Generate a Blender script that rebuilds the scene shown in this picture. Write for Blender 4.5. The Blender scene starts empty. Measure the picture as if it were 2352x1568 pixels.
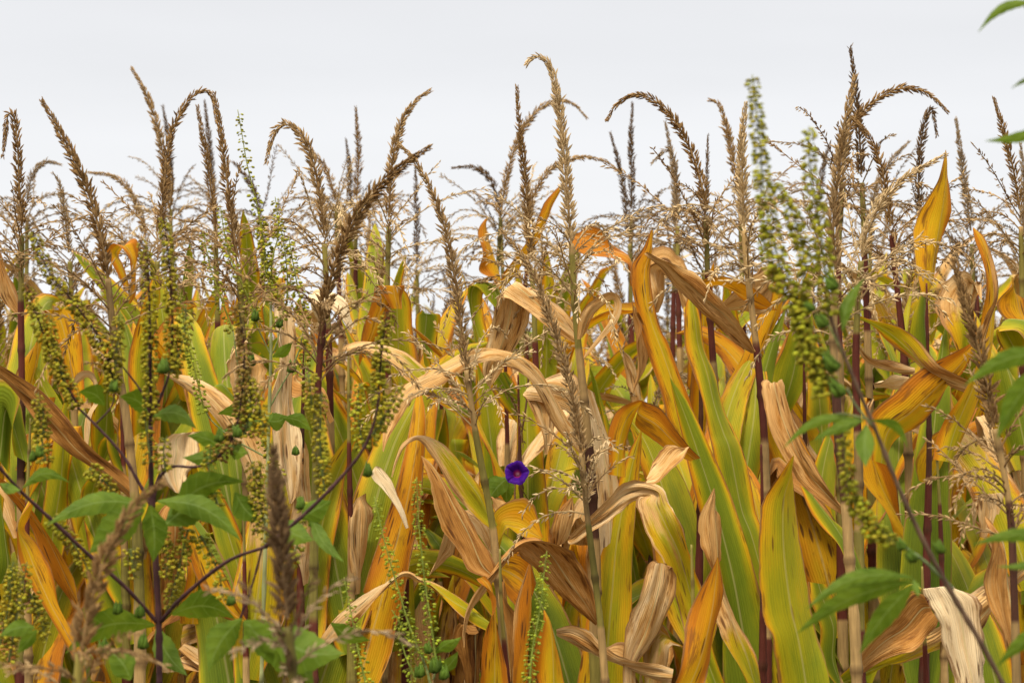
import bpy, math, random
import numpy as np
from math import radians, pi
rng = np.random.default_rng(7); random.seed(7)
S = bpy.context.scene
COL = S.collection

# ------------------------------------------------------------------ camera
CAMZ, FOCAL, SENSOR, HORIZON = 1.55, 55.0, 22.2, 960.0
K = SENSOR / FOCAL                                   # frame width per metre of depth
PITCH = math.atan((HORIZON - 784) / 2352 * K)
cd = bpy.data.cameras.new('camera'); cam = bpy.data.objects.new('camera', cd); COL.objects.link(cam)
cd.sensor_width = SENSOR; cd.lens = FOCAL; cd.clip_end = 3000; cd.clip_start = 0.05
cam.location = (0, 0, CAMZ); cam.rotation_euler = (pi / 2 + PITCH, 0, 0)
cd.dof.use_dof = True; cd.dof.focus_distance = 4.45; cd.dof.aperture_fstop = 5.6
S.camera = cam
CP = np.array([0, 0, CAMZ]); CF = np.array([0, math.cos(PITCH), math.sin(PITCH)])
CU = np.array([0, -math.sin(PITCH), math.cos(PITCH)]); CR = np.array([1.0, 0, 0])

# ------------------------------------------------------------------ world, sun, exposure
SUN_EL, SUN_AZ = radians(58), radians(205)           # azimuth clockwise from +Y: behind the camera, to the left
W = bpy.data.worlds.new('World'); S.world = W; W.use_nodes = True
nt = W.node_tree; nt.nodes.clear()
def wn(t, **k):
    n = nt.nodes.new(t)
    for a, b in k.items(): setattr(n, a, b)
    return n
out = wn('ShaderNodeOutputWorld'); bg = wn('ShaderNodeBackground'); bg.inputs[1].default_value = 1.0
tc = wn('ShaderNodeTexCoord'); sep = wn('ShaderNodeSeparateXYZ'); nt.links.new(tc.outputs['Generated'], sep.inputs[0])
sky = wn('ShaderNodeTexSky', sky_type='NISHITA', sun_disc=False)
sky.sun_elevation = SUN_EL; sky.sun_rotation = SUN_AZ
ramp = wn('ShaderNodeValToRGB')                      # overcast: bright overhead, paler towards the horizon
nt.links.new(sep.outputs['Z'], ramp.inputs[0])
e = ramp.color_ramp.elements
e[0].position = 0.0; e[0].color = (0.77, 0.775, 0.785, 1)
e[1].position = 1.0; e[1].color = (1.7, 1.7, 1.7, 1)
for p, c in ((0.06, (0.715, 0.722, 0.734, 1)), (0.14, (0.635, 0.643, 0.662, 1)), (0.24, (0.63, 0.63, 0.648, 1)), (0.5, (1.25, 1.25, 1.25, 1))):
    q = e.new(p); q.color = c
mp = wn('ShaderNodeMapping'); mp.inputs['Scale'].default_value = (1.6, 1.6, 9.0)
nz = wn('ShaderNodeTexNoise'); nz.inputs['Scale'].default_value = 1.6; nz.inputs['Detail'].default_value = 4
nt.links.new(tc.outputs['Generated'], mp.inputs[0]); nt.links.new(mp.outputs[0], nz.inputs['Vector'])
mr = wn('ShaderNodeMapRange'); mr.inputs[1].default_value = .3; mr.inputs[2].default_value = .7
mr.inputs[3].default_value = .94; mr.inputs[4].default_value = 1.04
nt.links.new(nz.outputs['Fac'], mr.inputs[0])
mul = wn('ShaderNodeMixRGB', blend_type='MULTIPLY'); mul.inputs[0].default_value = 1
nt.links.new(ramp.outputs[0], mul.inputs[1]); nt.links.new(mr.outputs[0], mul.inputs[2])
sks = wn('ShaderNodeMixRGB', blend_type='MULTIPLY'); sks.inputs[0].default_value = 1; sks.inputs[2].default_value = (.06, .06, .06, 1)
nt.links.new(sky.outputs[0], sks.inputs[1])
mix = wn('ShaderNodeMixRGB'); mix.inputs[0].default_value = .03      # a trace of clear sky behind the cloud
nt.links.new(mul.outputs[0], mix.inputs[1]); nt.links.new(sks.outputs[0], mix.inputs[2])
nt.links.new(mix.outputs[0], bg.inputs[0]); nt.links.new(bg.outputs[0], out.inputs[0])
sd = bpy.data.lights.new('sun', 'SUN'); so = bpy.data.objects.new('sun', sd); COL.objects.link(so)
sd.energy = 3.2; sd.angle = radians(14); sd.color = (1, .91, .77)
so.rotation_euler = (pi / 2 - SUN_EL, 0, -SUN_AZ + pi)
S.view_settings.view_transform = 'Standard'; S.view_settings.look = 'None'
S.view_settings.exposure = 0.45; S.view_settings.gamma = 1.0
S.cycles.max_bounces = 8; S.cycles.diffuse_bounces = 2; S.cycles.transmission_bounces = 6; S.cycles.use_denoising = True
try: S.cycles.denoising_input_passes = 'RGB_ALBEDO_NORMAL'
except Exception: pass

# ------------------------------------------------------------------ helpers
def P(x, y, d):
    x = np.asarray(x, float); y = np.asarray(y, float); d = np.asarray(d, float)
    return (CP + CF * d[..., None] + CR * ((x - 1176) / 2352 * K * d)[..., None]
            + CU * (-(y - 784) / 2352 * K * d)[..., None])
def crom(p, n):
    p = np.asarray(p, float); m = len(p)
    if m == 2:
        t = np.linspace(0, 1, n)[:, None]; return p[0] * (1 - t) + p[1] * t
    q = np.vstack([2 * p[0] - p[1], p, 2 * p[-1] - p[-2]])
    t = np.linspace(0, m - 1 - 1e-9, n); i = t.astype(int); f = (t - i)[:, None]
    a, b, c, d = q[i], q[i + 1], q[i + 2], q[i + 3]
    return .5 * ((2 * b) + (-a + c) * f + (2 * a - 5 * b + 4 * c - d) * f**2 + (-a + 3 * b - 3 * c + d) * f**3)
def resample(p, n):
    s = np.r_[0, np.cumsum(np.linalg.norm(np.diff(p, axis=0), axis=1))]
    t = np.linspace(0, s[-1], n)
    return np.stack([np.interp(t, s, p[:, k]) for k in range(3)], 1), s[-1]
def nrm(v): return v / (np.linalg.norm(v, axis=-1, keepdims=True) + 1e-12)
def smooth(x, a, b):
    t = np.clip((x - a) / (b - a), 0, 1); return t * t * (3 - 2 * t)
def mk(name, v, f, mat, parent=None, uv=None, col=None, flat=False, org=None):
    me = bpy.data.meshes.new(name)
    v = np.asarray(v, float)
    if org is not None: v = v - org
    me.from_pydata(v.tolist(), [], f if isinstance(f, list) else f.tolist())
    if uv is not None:
        l = me.uv_layers.new(name='uv'); idx = np.empty(len(me.loops), int); me.loops.foreach_get('vertex_index', idx)
        l.data.foreach_set('uv', np.asarray(uv, float)[idx].ravel())
    if col is not None:
        a = me.color_attributes.new('tint', 'FLOAT_COLOR', 'POINT'); c = np.asarray(col, float)
        if c.shape[1] == 3: c = np.c_[c, np.ones(len(c))]
        a.data.foreach_set('color', c.ravel())
    if not flat: me.polygons.foreach_set('use_smooth', [True] * len(me.polygons))
    me.materials.append(mat); me.update()
    o = bpy.data.objects.new(name, me); COL.objects.link(o)
    if parent: o.parent = parent
    return o
def empty(name, loc, label, cat, group=None):
    o = bpy.data.objects.new(name, None); COL.objects.link(o); o.location = loc; o.empty_display_size = .05
    o['label'] = label; o['category'] = cat
    if group: o['group'] = group
    return o
class Bag:
    def __init__(s): s.v = []; s.f = []; s.c = []; s.n = 0
    def add(s, v, f, c):
        v = np.asarray(v, float); s.v.append(v); s.f += [[i + s.n for i in q] for q in f]
        c = np.asarray(c, float); c = np.tile(c, (len(v), 1)) if c.ndim == 1 else c
        s.c.append(c); s.n += len(v)
    def obj(s, name, mat, parent, org, flat=False):
        return mk(name, np.vstack(s.v), s.f, mat, parent, col=np.vstack(s.c), flat=flat, org=org)
def frames(p):
    t = nrm(np.gradient(p, axis=0)); ref = np.array([0.31, -.87, .2])
    a = nrm(np.cross(t, ref)); b = np.cross(t, a); return t, a, b
def tube(bag, p, r, c, k=7):
    p = np.asarray(p, float); n = len(p); r = np.broadcast_to(np.asarray(r, float), n)
    t, a, b = frames(p); an = np.arange(k) * 2 * pi / k
    v = p[:, None] + r[:, None, None] * (np.cos(an)[None, :, None] * a[:, None] + np.sin(an)[None, :, None] * b[:, None])
    f = [[i * k + j, i * k + (j + 1) % k, (i + 1) * k + (j + 1) % k, (i + 1) * k + j] for i in range(n - 1) for j in range(k)]
    f.append(list(range(k))[::-1]); f.append([(n - 1) * k + j for j in range(k)])
    c = np.asarray(c, float)
    c = np.repeat(c, k, 0) if c.ndim == 2 else c
    bag.add(v.reshape(-1, 3), f, c)
SPF = [[0, 2, 1], [0, 3, 2], [0, 4, 3], [0, 1, 4], [1, 2, 6, 5], [2, 3, 7, 6], [3, 4, 8, 7], [4, 1, 5, 8], [5, 6, 9], [6, 7, 9], [7, 8, 9], [8, 5, 9]]
def spikelets(bag, pos, dr, ln, wd, col):
    m = len(pos); dr = nrm(dr); a = nrm(np.cross(dr, rng.normal(size=(m, 3)))); b = np.cross(dr, a)
    V = np.empty((m, 10, 3)); ln = ln[:, None]; wd = wd[:, None]
    V[:, 0] = pos
    for j, (u, w) in enumerate(((1, 0), (0, .75), (-1, 0), (0, -.75))):
        V[:, 1 + j] = pos + dr * ln * .28 + (a * u + b * w) * wd * .5
        V[:, 5 + j] = pos + dr * ln * .66 + (a * u + b * w) * wd * .40
    V[:, 9] = pos + dr * ln
    F = (np.array([0])[:, None])
    base = bag.n
    for i in range(m):
        o = base + i * 10; bag.f += [[o + q for q in f] for f in SPF]
    bag.v.append(V.reshape(-1, 3)); bag.c.append(np.repeat(col, 10, 0)); bag.n += m * 10

# ------------------------------------------------------------------ materials
class NT:
    def __init__(s, name):
        s.m = bpy.data.materials.new(name); s.m.use_nodes = True; s.t = s.m.node_tree; s.t.nodes.clear()
    def n(s, t, **k):
        q = s.t.nodes.new(t)
        for a, b in k.items(): setattr(q, a, b)
        return q
    def set(s, sock, v):
        if hasattr(v, 'is_output'): s.t.links.new(v, sock)
        elif v is not None: sock.default_value = v
    def math(s, op, a, b=None, c=None, clamp=False):
        q = s.n('ShaderNodeMath', operation=op, use_clamp=clamp)
        for i, x in enumerate((a, b, c)): s.set(q.inputs[i], x)
        return q.outputs[0]
    def mix(s, f, a, b, bt='MIX'):
        q = s.n('ShaderNodeMixRGB', blend_type=bt); s.set(q.inputs[0], f); s.set(q.inputs[1], a); s.set(q.inputs[2], b); return q.outputs[0]
    def noise(s, vec, scale, detail=3, rough=.55):
        q = s.n('ShaderNodeTexNoise'); s.set(q.inputs['Vector'], vec); q.inputs['Scale'].default_value = scale
        q.inputs['Detail'].default_value = detail; q.inputs['Roughness'].default_value = rough; return q.outputs['Fac']
    def sstep(s, x, a, b, lo=0, hi=1):
        q = s.n('ShaderNodeMapRange', interpolation_type='SMOOTHSTEP'); s.set(q.inputs[0], x)
        for i, y in enumerate((a, b, lo, hi)): q.inputs[i + 1].default_value = y
        return q.outputs[0]
    def ramp(s, x, stops):
        q = s.n('ShaderNodeValToRGB'); s.set(q.inputs[0], x); e = q.color_ramp.elements
        e[0].position = stops[0][0]; e[0].color = (*stops[0][1], 1); e[1].position = stops[-1][0]; e[1].color = (*stops[-1][1], 1)
        for p, c in stops[1:-1]: k = e.new(p); k.color = (*c, 1)
        return q.outputs[0]
def corn_leaf_mat():
    k = NT('corn_leaf')
    uv = k.n('ShaderNodeUVMap', uv_map='uv'); sp = k.n('ShaderNodeSeparateXYZ'); k.set(sp.inputs[0], uv.outputs[0])
    u, v = sp.outputs[0], sp.outputs[1]
    at = k.n('ShaderNodeAttribute', attribute_name='tint'); ac = k.n('ShaderNodeSeparateColor'); k.set(ac.inputs[0], at.outputs['Color'])
    Y, D, B = ac.outputs[0], ac.outputs[1], ac.outputs[2]
    s = k.math('ABSOLUTE', k.math('SUBTRACT', k.math('MULTIPLY', u, 2), 1))
    oi = k.n('ShaderNodeObjectInfo').outputs['Random']
    def vec(a, b):
        c = k.n('ShaderNodeCombineXYZ'); k.set(c.inputs[0], k.math('MULTIPLY', u, a)); k.set(c.inputs[1], k.math('MULTIPLY', v, b)); k.set(c.inputs[2], k.math('MULTIPLY', oi, 37)); return c.outputs[0]
    n1 = k.noise(vec(1.6, 5.0), 1, 6, .6); n8 = k.noise(vec(1.5, 1.6), 1, 1); n2 = k.noise(vec(42, 7), 1, 3); n3 = k.noise(vec(4, 9), 1, 5, .65); n4 = k.noise(vec(2.2, 5), 1, 2); n5 = k.noise(vec(90, 3), 1, 2)
    s3 = k.math('POWER', s, 2.5); s8 = k.math('POWER', s, 9)
    y = k.math('ADD', Y, k.math('MULTIPLY', s3, k.sstep(n8, .35, .65, .12, .85)))
    y = k.math('ADD', y, k.math('MULTIPLY', k.math('SUBTRACT', n1, .5), .75))
    y = k.math('ADD', y, k.math('MULTIPLY', k.math('SUBTRACT', n2, .5), .20), clamp=True)
    live = k.ramp(y, [(0, (.085, .130, .008)), (.25, (.170, .205, .010)), (.46, (.34, .300, .009)), (.64, (.56, .345, .009)), (.83, (.58, .265, .008)), (1, (.44, .15, .008))])
    d = k.math('ADD', D, k.math('MULTIPLY', s8, .38))
    d = k.math('ADD', d, k.math('MULTIPLY', k.math('SUBTRACT', n3, .5), .85))
    d = k.math('ADD', d, k.math('MULTIPLY', k.math('SUBTRACT', n2, .5), .25))
    dm = k.sstep(d, .42, .62)
    b = k.math('ADD', B, k.math('MULTIPLY', k.math('SUBTRACT', n3, .5), .7))
    b = k.math('ADD', b, k.math('MULTIPLY', k.math('SUBTRACT', n2, .5), .38), clamp=True)
    n6 = k.noise(vec(3, 10), 1, 5, .6)
    b = k.math('ADD', b, k.math('MULTIPLY', k.math('MULTIPLY', k.sstep(n6, .48, .70), .34), k.math('ADD', .25, k.math('MULTIPLY', B, 2.2), clamp=True)), clamp=True)
    dead = k.ramp(b, [(0, (.80, .62, .36)), (.3, (.60, .350, .125)), (.55, (.41, .185, .040)), (.8, (.19, .072, .013)), (1, (.075, .026, .007))])
    c = k.mix(dm, live, dead)
    rim = k.math('MULTIPLY', k.sstep(k.math('ADD', s, k.math('MULTIPLY', k.math('SUBTRACT', n3, .5), .5)), .91, 1.0), .75)
    c = k.mix(rim, c, (.24, .115, .04, 1))
    n7 = k.noise(vec(6, 14), 1, 5, .65)
    rust = k.math('MULTIPLY', k.math('MULTIPLY', k.sstep(n7, .53, .66), k.sstep(y, .45, .75)), .75)
    c = k.mix(rust, c, (.20, .075, .014, 1))
    vo = k.n('ShaderNodeTexVoronoi'); k.set(vo.inputs['Vector'], vec(9, 16)); vo.inputs['Scale'].default_value = 1
    spot = k.math('MULTIPLY', k.sstep(vo.outputs['Distance'], .30, .16), k.sstep(n4, .42, .54))
    spot = k.math('MULTIPLY', spot, k.sstep(y, .3, .6))
    spot = k.math('MULTIPLY', spot, .85)
    c = k.mix(spot, c, (.10, .035, .010, 1))
    ve = k.math('SINE', k.math('MULTIPLY', u, 2 * pi * 21))
    vs = k.math('ADD', k.math('MULTIPLY', ve, .05), k.math('MULTIPLY', k.math('SUBTRACT', n5, .5), .5))
    mulc = k.math('ADD', 1, vs)
    cc = k.n('ShaderNodeCombineXYZ'); [k.set(cc.inputs[i], mulc) for i in range(3)]
    c = k.mix(1, c, cc.outputs[0], 'MULTIPLY')
    rib = k.math('MULTIPLY', k.sstep(s, .06, .02), k.math('ADD', .30, k.math('MULTIPLY', dm, .25)))
    c = k.mix(rib, c, (.52, .43, .19, 1))
    bp = k.n('ShaderNodeBump'); k.set(bp.inputs['Strength'], k.math('ADD', .35, k.math('MULTIPLY', dm, .15))); bp.inputs['Distance'].default_value = .005
    h = k.math('ADD', k.math('MULTIPLY', ve, .12), k.math('MULTIPLY', n2, k.math('ADD', .5, k.math('MULTIPLY', dm, 1.0))))
    h = k.math('ADD', h, k.math('MULTIPLY', k.math('MULTIPLY', n6, dm), 1.2))
    k.set(bp.inputs['Height'], h)
    pr = k.n('ShaderNodeBsdfPrincipled'); k.set(pr.inputs['Base Color'], c); pr.inputs['Roughness'].default_value = .55; pr.inputs['Specular IOR Level'].default_value = .12
    k.set(pr.inputs['Normal'], bp.outputs[0])
    tr = k.n('ShaderNodeBsdfTranslucent'); k.set(tr.inputs[0], k.mix(.5, c, k.mix(1, c, (1.25, 1.15, .75, 1), 'MULTIPLY'))); k.set(tr.inputs[1], bp.outputs[0])
    ms = k.n('ShaderNodeMixShader'); k.set(ms.inputs[0], k.math('SUBTRACT', .30, k.math('MULTIPLY', dm, .18))); k.set(ms.inputs[1], pr.outputs[0]); k.set(ms.inputs[2], tr.outputs[0])
    o = k.n('ShaderNodeOutputMaterial'); k.set(o.inputs[0], ms.outputs[0]); return k.m
def tint_mat(name, rough=.7, transl=.0, nscale=60, namt=.35, spec=.3, stretch=(1, 1, 1)):
    k = NT(name)
    at = k.n('ShaderNodeAttribute', attribute_name='tint'); tcn = k.n('ShaderNodeTexCoord')
    m = k.n('ShaderNodeMapping'); m.inputs['Scale'].default_value = stretch; k.set(m.inputs[0], tcn.outputs['Object'])
    n = k.noise(m.outputs[0], nscale, 4); f = k.math('ADD', 1 - namt, k.math('MULTIPLY', n, 2 * namt))
    cc = k.n('ShaderNodeCombineXYZ'); [k.set(cc.inputs[i], f) for i in range(3)]
    c = k.mix(1, at.outputs['Color'], cc.outputs[0], 'MULTIPLY')
    pr = k.n('ShaderNodeBsdfPrincipled'); k.set(pr.inputs['Base Color'], c); pr.inputs['Roughness'].default_value = rough; pr.inputs['Specular IOR Level'].default_value = spec
    bp = k.n('ShaderNodeBump'); bp.inputs['Strength'].default_value = .25; bp.inputs['Distance'].default_value = .003; k.set(bp.inputs['Height'], n); k.set(pr.inputs['Normal'], bp.outputs[0])
    sh = pr.outputs[0]
    if transl:
        tr = k.n('ShaderNodeBsdfTranslucent'); k.set(tr.inputs[0], c); ms = k.n('ShaderNodeMixShader'); ms.inputs[0].default_value = transl
        k.set(ms.inputs[1], sh); k.set(ms.inputs[2], tr.outputs[0]); sh = ms.outputs[0]
    o = k.n('ShaderNodeOutputMaterial'); k.set(o.inputs[0], sh); return k.m
def weed_leaf_mat():
    k = NT('weed_leaf')
    uv = k.n('ShaderNodeUVMap', uv_map='uv'); sp = k.n('ShaderNodeSeparateXYZ'); k.set(sp.inputs[0], uv.outputs[0]); u, v = sp.outputs[0], sp.outputs[1]
    s = k.math('ABSOLUTE', k.math('SUBTRACT', k.math('MULTIPLY', u, 2), 1))
    tcn = k.n('ShaderNodeTexCoord'); n = k.noise(tcn.outputs['Object'], 30, 4); n2 = k.noise(tcn.outputs['Object'], 160, 3)
    c = k.mix(k.sstep(n, .3, .7), (.070, .120, .008, 1), (.125, .185, .016, 1))
    vein = k.math('SINE', k.math('SUBTRACT', k.math('MULTIPLY', v, 420), k.math('MULTIPLY', s, 5)))
    c = k.mix(k.math('MULTIPLY', k.sstep(vein, .86, .98), .35), c, (.14, .21, .04, 1))
    c = k.mix(k.math('MULTIPLY', k.sstep(s, .1, .03), .6), c, (.17, .24, .06, 1))
    c = k.mix(k.math('MULTIPLY', k.sstep(n2, .70, .76), .7), c, (.16, .09, .03, 1))
    bp = k.n('ShaderNodeBump'); bp.inputs['Strength'].default_value = .3; bp.inputs['Distance'].default_value = .003; k.set(bp.inputs['Height'], k.math('ADD', n2, k.math('MULTIPLY', vein, .2)))
    pr = k.n('ShaderNodeBsdfPrincipled'); k.set(pr.inputs['Base Color'], c); pr.inputs['Roughness'].default_value = .55; pr.inputs['Specular IOR Level'].default_value = .12; k.set(pr.inputs['Normal'], bp.outputs[0])
    tr = k.n('ShaderNodeBsdfTranslucent'); k.set(tr.inputs[0], k.mix(1, c, (1.5, 1.4, .7, 1), 'MULTIPLY'))
    ms = k.n('ShaderNodeMixShader'); ms.inputs[0].default_value = .38; k.set(ms.inputs[1], pr.outputs[0]); k.set(ms.inputs[2], tr.outputs[0])
    o = k.n('ShaderNodeOutputMaterial'); k.set(o.inputs[0], ms.outputs[0]); return k.m
def soil_mat():
    k = NT('soil'); tcn = k.n('ShaderNodeTexCoord'); n = k.noise(tcn.outputs['Object'], 3, 8, .7); n2 = k.noise(tcn.outputs['Object'], 40, 5)
    c = k.mix(k.sstep(n, .3, .7), (.05, .033, .02, 1), (.12, .085, .05, 1)); c = k.mix(k.math('MULTIPLY', k.sstep(n2, .55, .7), .6), c, (.25, .19, .10, 1))
    bp = k.n('ShaderNodeBump'); bp.inputs['Distance'].default_value = .03; k.set(bp.inputs['Height'], k.math('ADD', n, n2))
    pr = k.n('ShaderNodeBsdfPrincipled'); k.set(pr.inputs['Base Color'], c); pr.inputs['Roughness'].default_value = .95; k.set(pr.inputs['Normal'], bp.outputs[0])
    o = k.n('ShaderNodeOutputMaterial'); k.set(o.inputs[0], pr.outputs[0]); return k.m
M_LEAF, M_WEED, M_SOIL = corn_leaf_mat(), weed_leaf_mat(), soil_mat()
M_TAS = tint_mat('tassel_straw', .75, .12, 260, .22, .1)
M_STALK = tint_mat('corn_stalk', .6, 0, 40, .5, .12, (6, 6, .6))
M_BUD = tint_mat('weed_buds', .6, .22, 220, .25, .1)
M_STEM = tint_mat('weed_stem', .5, 0, 60, .3, .15, (4, 4, .6))
M_PETAL = tint_mat('petal', .6, .10, 60, .12, .08)

# ------------------------------------------------------------------ ground
def ground():
    n = 60; g = np.linspace(-1, 1, n); g = np.sign(g) * np.abs(g) ** 3 * 900
    X, Yy = np.meshgrid(g, g + 5); Z = -.02 + .03 * np.sin(X * 8.4) * np.exp(-(np.abs(X) + np.abs(Yy)) / 60)
    v = np.c_[X.ravel(), Yy.ravel(), Z.ravel()]
    f = [[j * n + i, j * n + i + 1, (j + 1) * n + i + 1, (j + 1) * n + i] for j in range(n - 1) for i in range(n - 1)]
    o = mk('ground', v, f, M_SOIL); o['kind'] = 'structure'
ground()

# ------------------------------------------------------------------ ribbons (corn leaves, weed lobes)
def ribbon(Lp, Rp, n=44, m=9, gut=.25, ruf=.006, seed=0, sen=(0, 0, 0), sen2=None, crumple=0.0, smoothit=True, curl=.9):
    r = np.random.default_rng(seed)
    n_ = n if smoothit else len(Lp)
    if smoothit: Lp = crom(Lp, n); Rp = crom(Rp, n)
    C = (Lp + Rp) / 2; sv = (Rp - Lp) / 2; w = np.linalg.norm(sv, axis=1)
    tt = nrm(np.gradient(C, axis=0)); N = nrm(np.cross(tt, nrm(sv)))
    for i in range(1, n_):                       # keep the normal from flipping
        if N[i] @ N[i - 1] < 0: N[i] = -N[i]
    for _ in range(2): N[1:-1] = nrm(N[:-2] + 2 * N[1:-1] + N[2:])
    ln = np.r_[0, np.cumsum(np.linalg.norm(np.diff(C, axis=0), axis=1))]
    s = np.linspace(-1, 1, m)
    ph = r.uniform(0, 6.28, 6); fr = r.uniform(9, 16, 2); fr2 = r.uniform(28, 45)
    off = gut * w[:, None] * (np.abs(s)[None] ** 1.4 - .45)
    wav = np.zeros((n_, m))
    for k, sg in ((0, -1), (1, 1)):
        mask = np.clip(s * sg, 0, 1) ** 2
        wav += mask[None] * (np.sin(ln * fr[k] * 2 + ph[k]) + .5 * np.sin(ln * fr2 + ph[k + 2]))[:, None]
    amp = ruf * np.clip(w / .03, 0, 1)
    if crumple:
        wav += crumple * (np.sin(ln[:, None] * 31 + s[None] * 4 + ph[4]) + np.sin(ln[:, None] * 57 - s[None] * 7 + ph[5]) * .6 + np.sin(s[None] * 9 + ph[2]))
    if curl:                                     # one edge rolls over for part of the blade
        tl = np.linspace(0, 1, n_); sg = r.choice([-1, 1]); amt = r.uniform(0, 1.0) ** 1.5 * curl
        env = np.exp(-((tl - r.uniform(.25, .85)) / r.uniform(.10, .28)) ** 2) * amt
        q_ = np.clip(s * sg - .25, 0, 1); off = off + env[:, None] * w[:, None] * 2.2 * q_[None] ** 1.5 * r.choice([-1, 1])
        pull = 1 - env[:, None] * .75 * q_[None] ** 1.2
    else: pull = np.ones((n_, m))
    V = C[:, None] + sv[:, None] * (s[None] * pull)[..., None] + N[:, None] * (off + amp[:, None] * wav)[..., None]
    # nibbled edges
    g = r.normal(size=(n_, 2))
    for _ in range(2): g[1:-1] = (g[:-2] + 2 * g[1:-1] + g[2:]) / 4
    nb = 1 + (.075 if crumple > .2 else .03) * g * np.clip(w / .03, 0, 1)[:, None]
    V[:, 0] = C + (V[:, 0] - C) * nb[:, :1]; V[:, -1] = C + (V[:, -1] - C) * nb[:, 1:]
    f = [[i * m + j, i * m + j + 1, (i + 1) * m + j + 1, (i + 1) * m + j] for i in range(n_ - 1) for j in range(m - 1)]
    uv = np.stack([np.broadcast_to((s + 1) / 2, (n_, m)), np.broadcast_to(ln[:, None] + seed % 50 * 3.7, (n_, m))], -1).reshape(-1, 2)
    t = np.linspace(0, 1, n_)[:, None]
    a = np.array(sen, float); b = a if sen2 is None else np.array(sen2, float)
    c = np.repeat(a[None] * (1 - t) + b[None] * t, m, 0)
    return V.reshape(-1, 3), f, uv, c
# ageing presets: (yellow, dry, brown) at the base, then at the tip
SEN = dict(green=((.09, .02, .3), (.26, .14, .4)), lime=((.18, .03, .3), (.42, .15, .4)), yellow=((.40, .06, .35), (.62, .22, .45)),
           orange=((.70, .18, .45), (.90, .38, .5)), gold=((.58, .10, .4), (.82, .26, .5)), tan=((.7, .78, .24), (.75, .95, .22)),
           cream=((.5, .85, .02), (.6, .95, .06)), straw=((.6, .70, .26), (.75, .9, .30)), brown=((.8, .8, .62), (.8, .9, .6)),
           rust=((.9, .72, .56), (.9, .85, .52)), half=((.36, .08, .2), (.75, 1.0, .26)), umber=((.8, .85, .46), (.8, .95, .34)))
def offs(tag):
    c, r = int(tag[0]), int(tag[1]); return c * 784.0, r * 1568 / 3
LEAFN = [0]
def traced_leaf(par, org, tag, st, d, kind, d1=None, tilt=1, W0=.044, gut=.36, ruf=.0075, crumple=None, label=None, dm=None):
    LEAFN[0] += 1; seed = LEAFN[0] * 13 + 5
    a = np.array(st, float)
    if tag != 'D':
        ox, oy = offs(tag); a = a / 3; a[:, [0, 2]] += ox; a[:, [1, 3]] += oy
    n = len(a); t = np.linspace(0, 1, n)
    dc = np.linspace(d, d if d1 is None else d1, n)
    if dm is not None: dc = dc + dm * np.sin(pi * t)
    ppm = 2352 / K / dc
    ph = np.hypot(a[:, 2] - a[:, 0], a[:, 3] - a[:, 1]) / 2 / ppm
    prof = W0 * np.minimum(1, (.45 + 2.2 * t)) * np.sqrt(np.clip((1 - t) * 2.4, 0, 1)); prof = np.maximum(prof, .003)
    ex = np.sqrt(np.clip(prof ** 2 - ph ** 2, 0, None)) * .8 * tilt
    Lp = P(a[:, 0], a[:, 1], dc - ex); Rp = P(a[:, 2], a[:, 3], dc + ex)
    s1, s2 = SEN[kind]
    j = np.random.default_rng(seed).normal(size=3) * np.array([.05, .04, .05])
    dry = s2[1] > .6
    V, f, uv, c = ribbon(Lp, Rp, n=max(36, n * 8), m=11, gut=gut * np.sign(tilt if tilt else 1), ruf=ruf, seed=seed,
                         sen=np.array(s1) + j, sen2=np.array(s2) + j, crumple=(.35 if dry else 0.06) if crumple is None else crumple)
    o = mk('leaf', V, f, M_LEAF, par, uv=uv, col=c, org=org)
    if label: o['label'] = label
    return o

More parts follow.
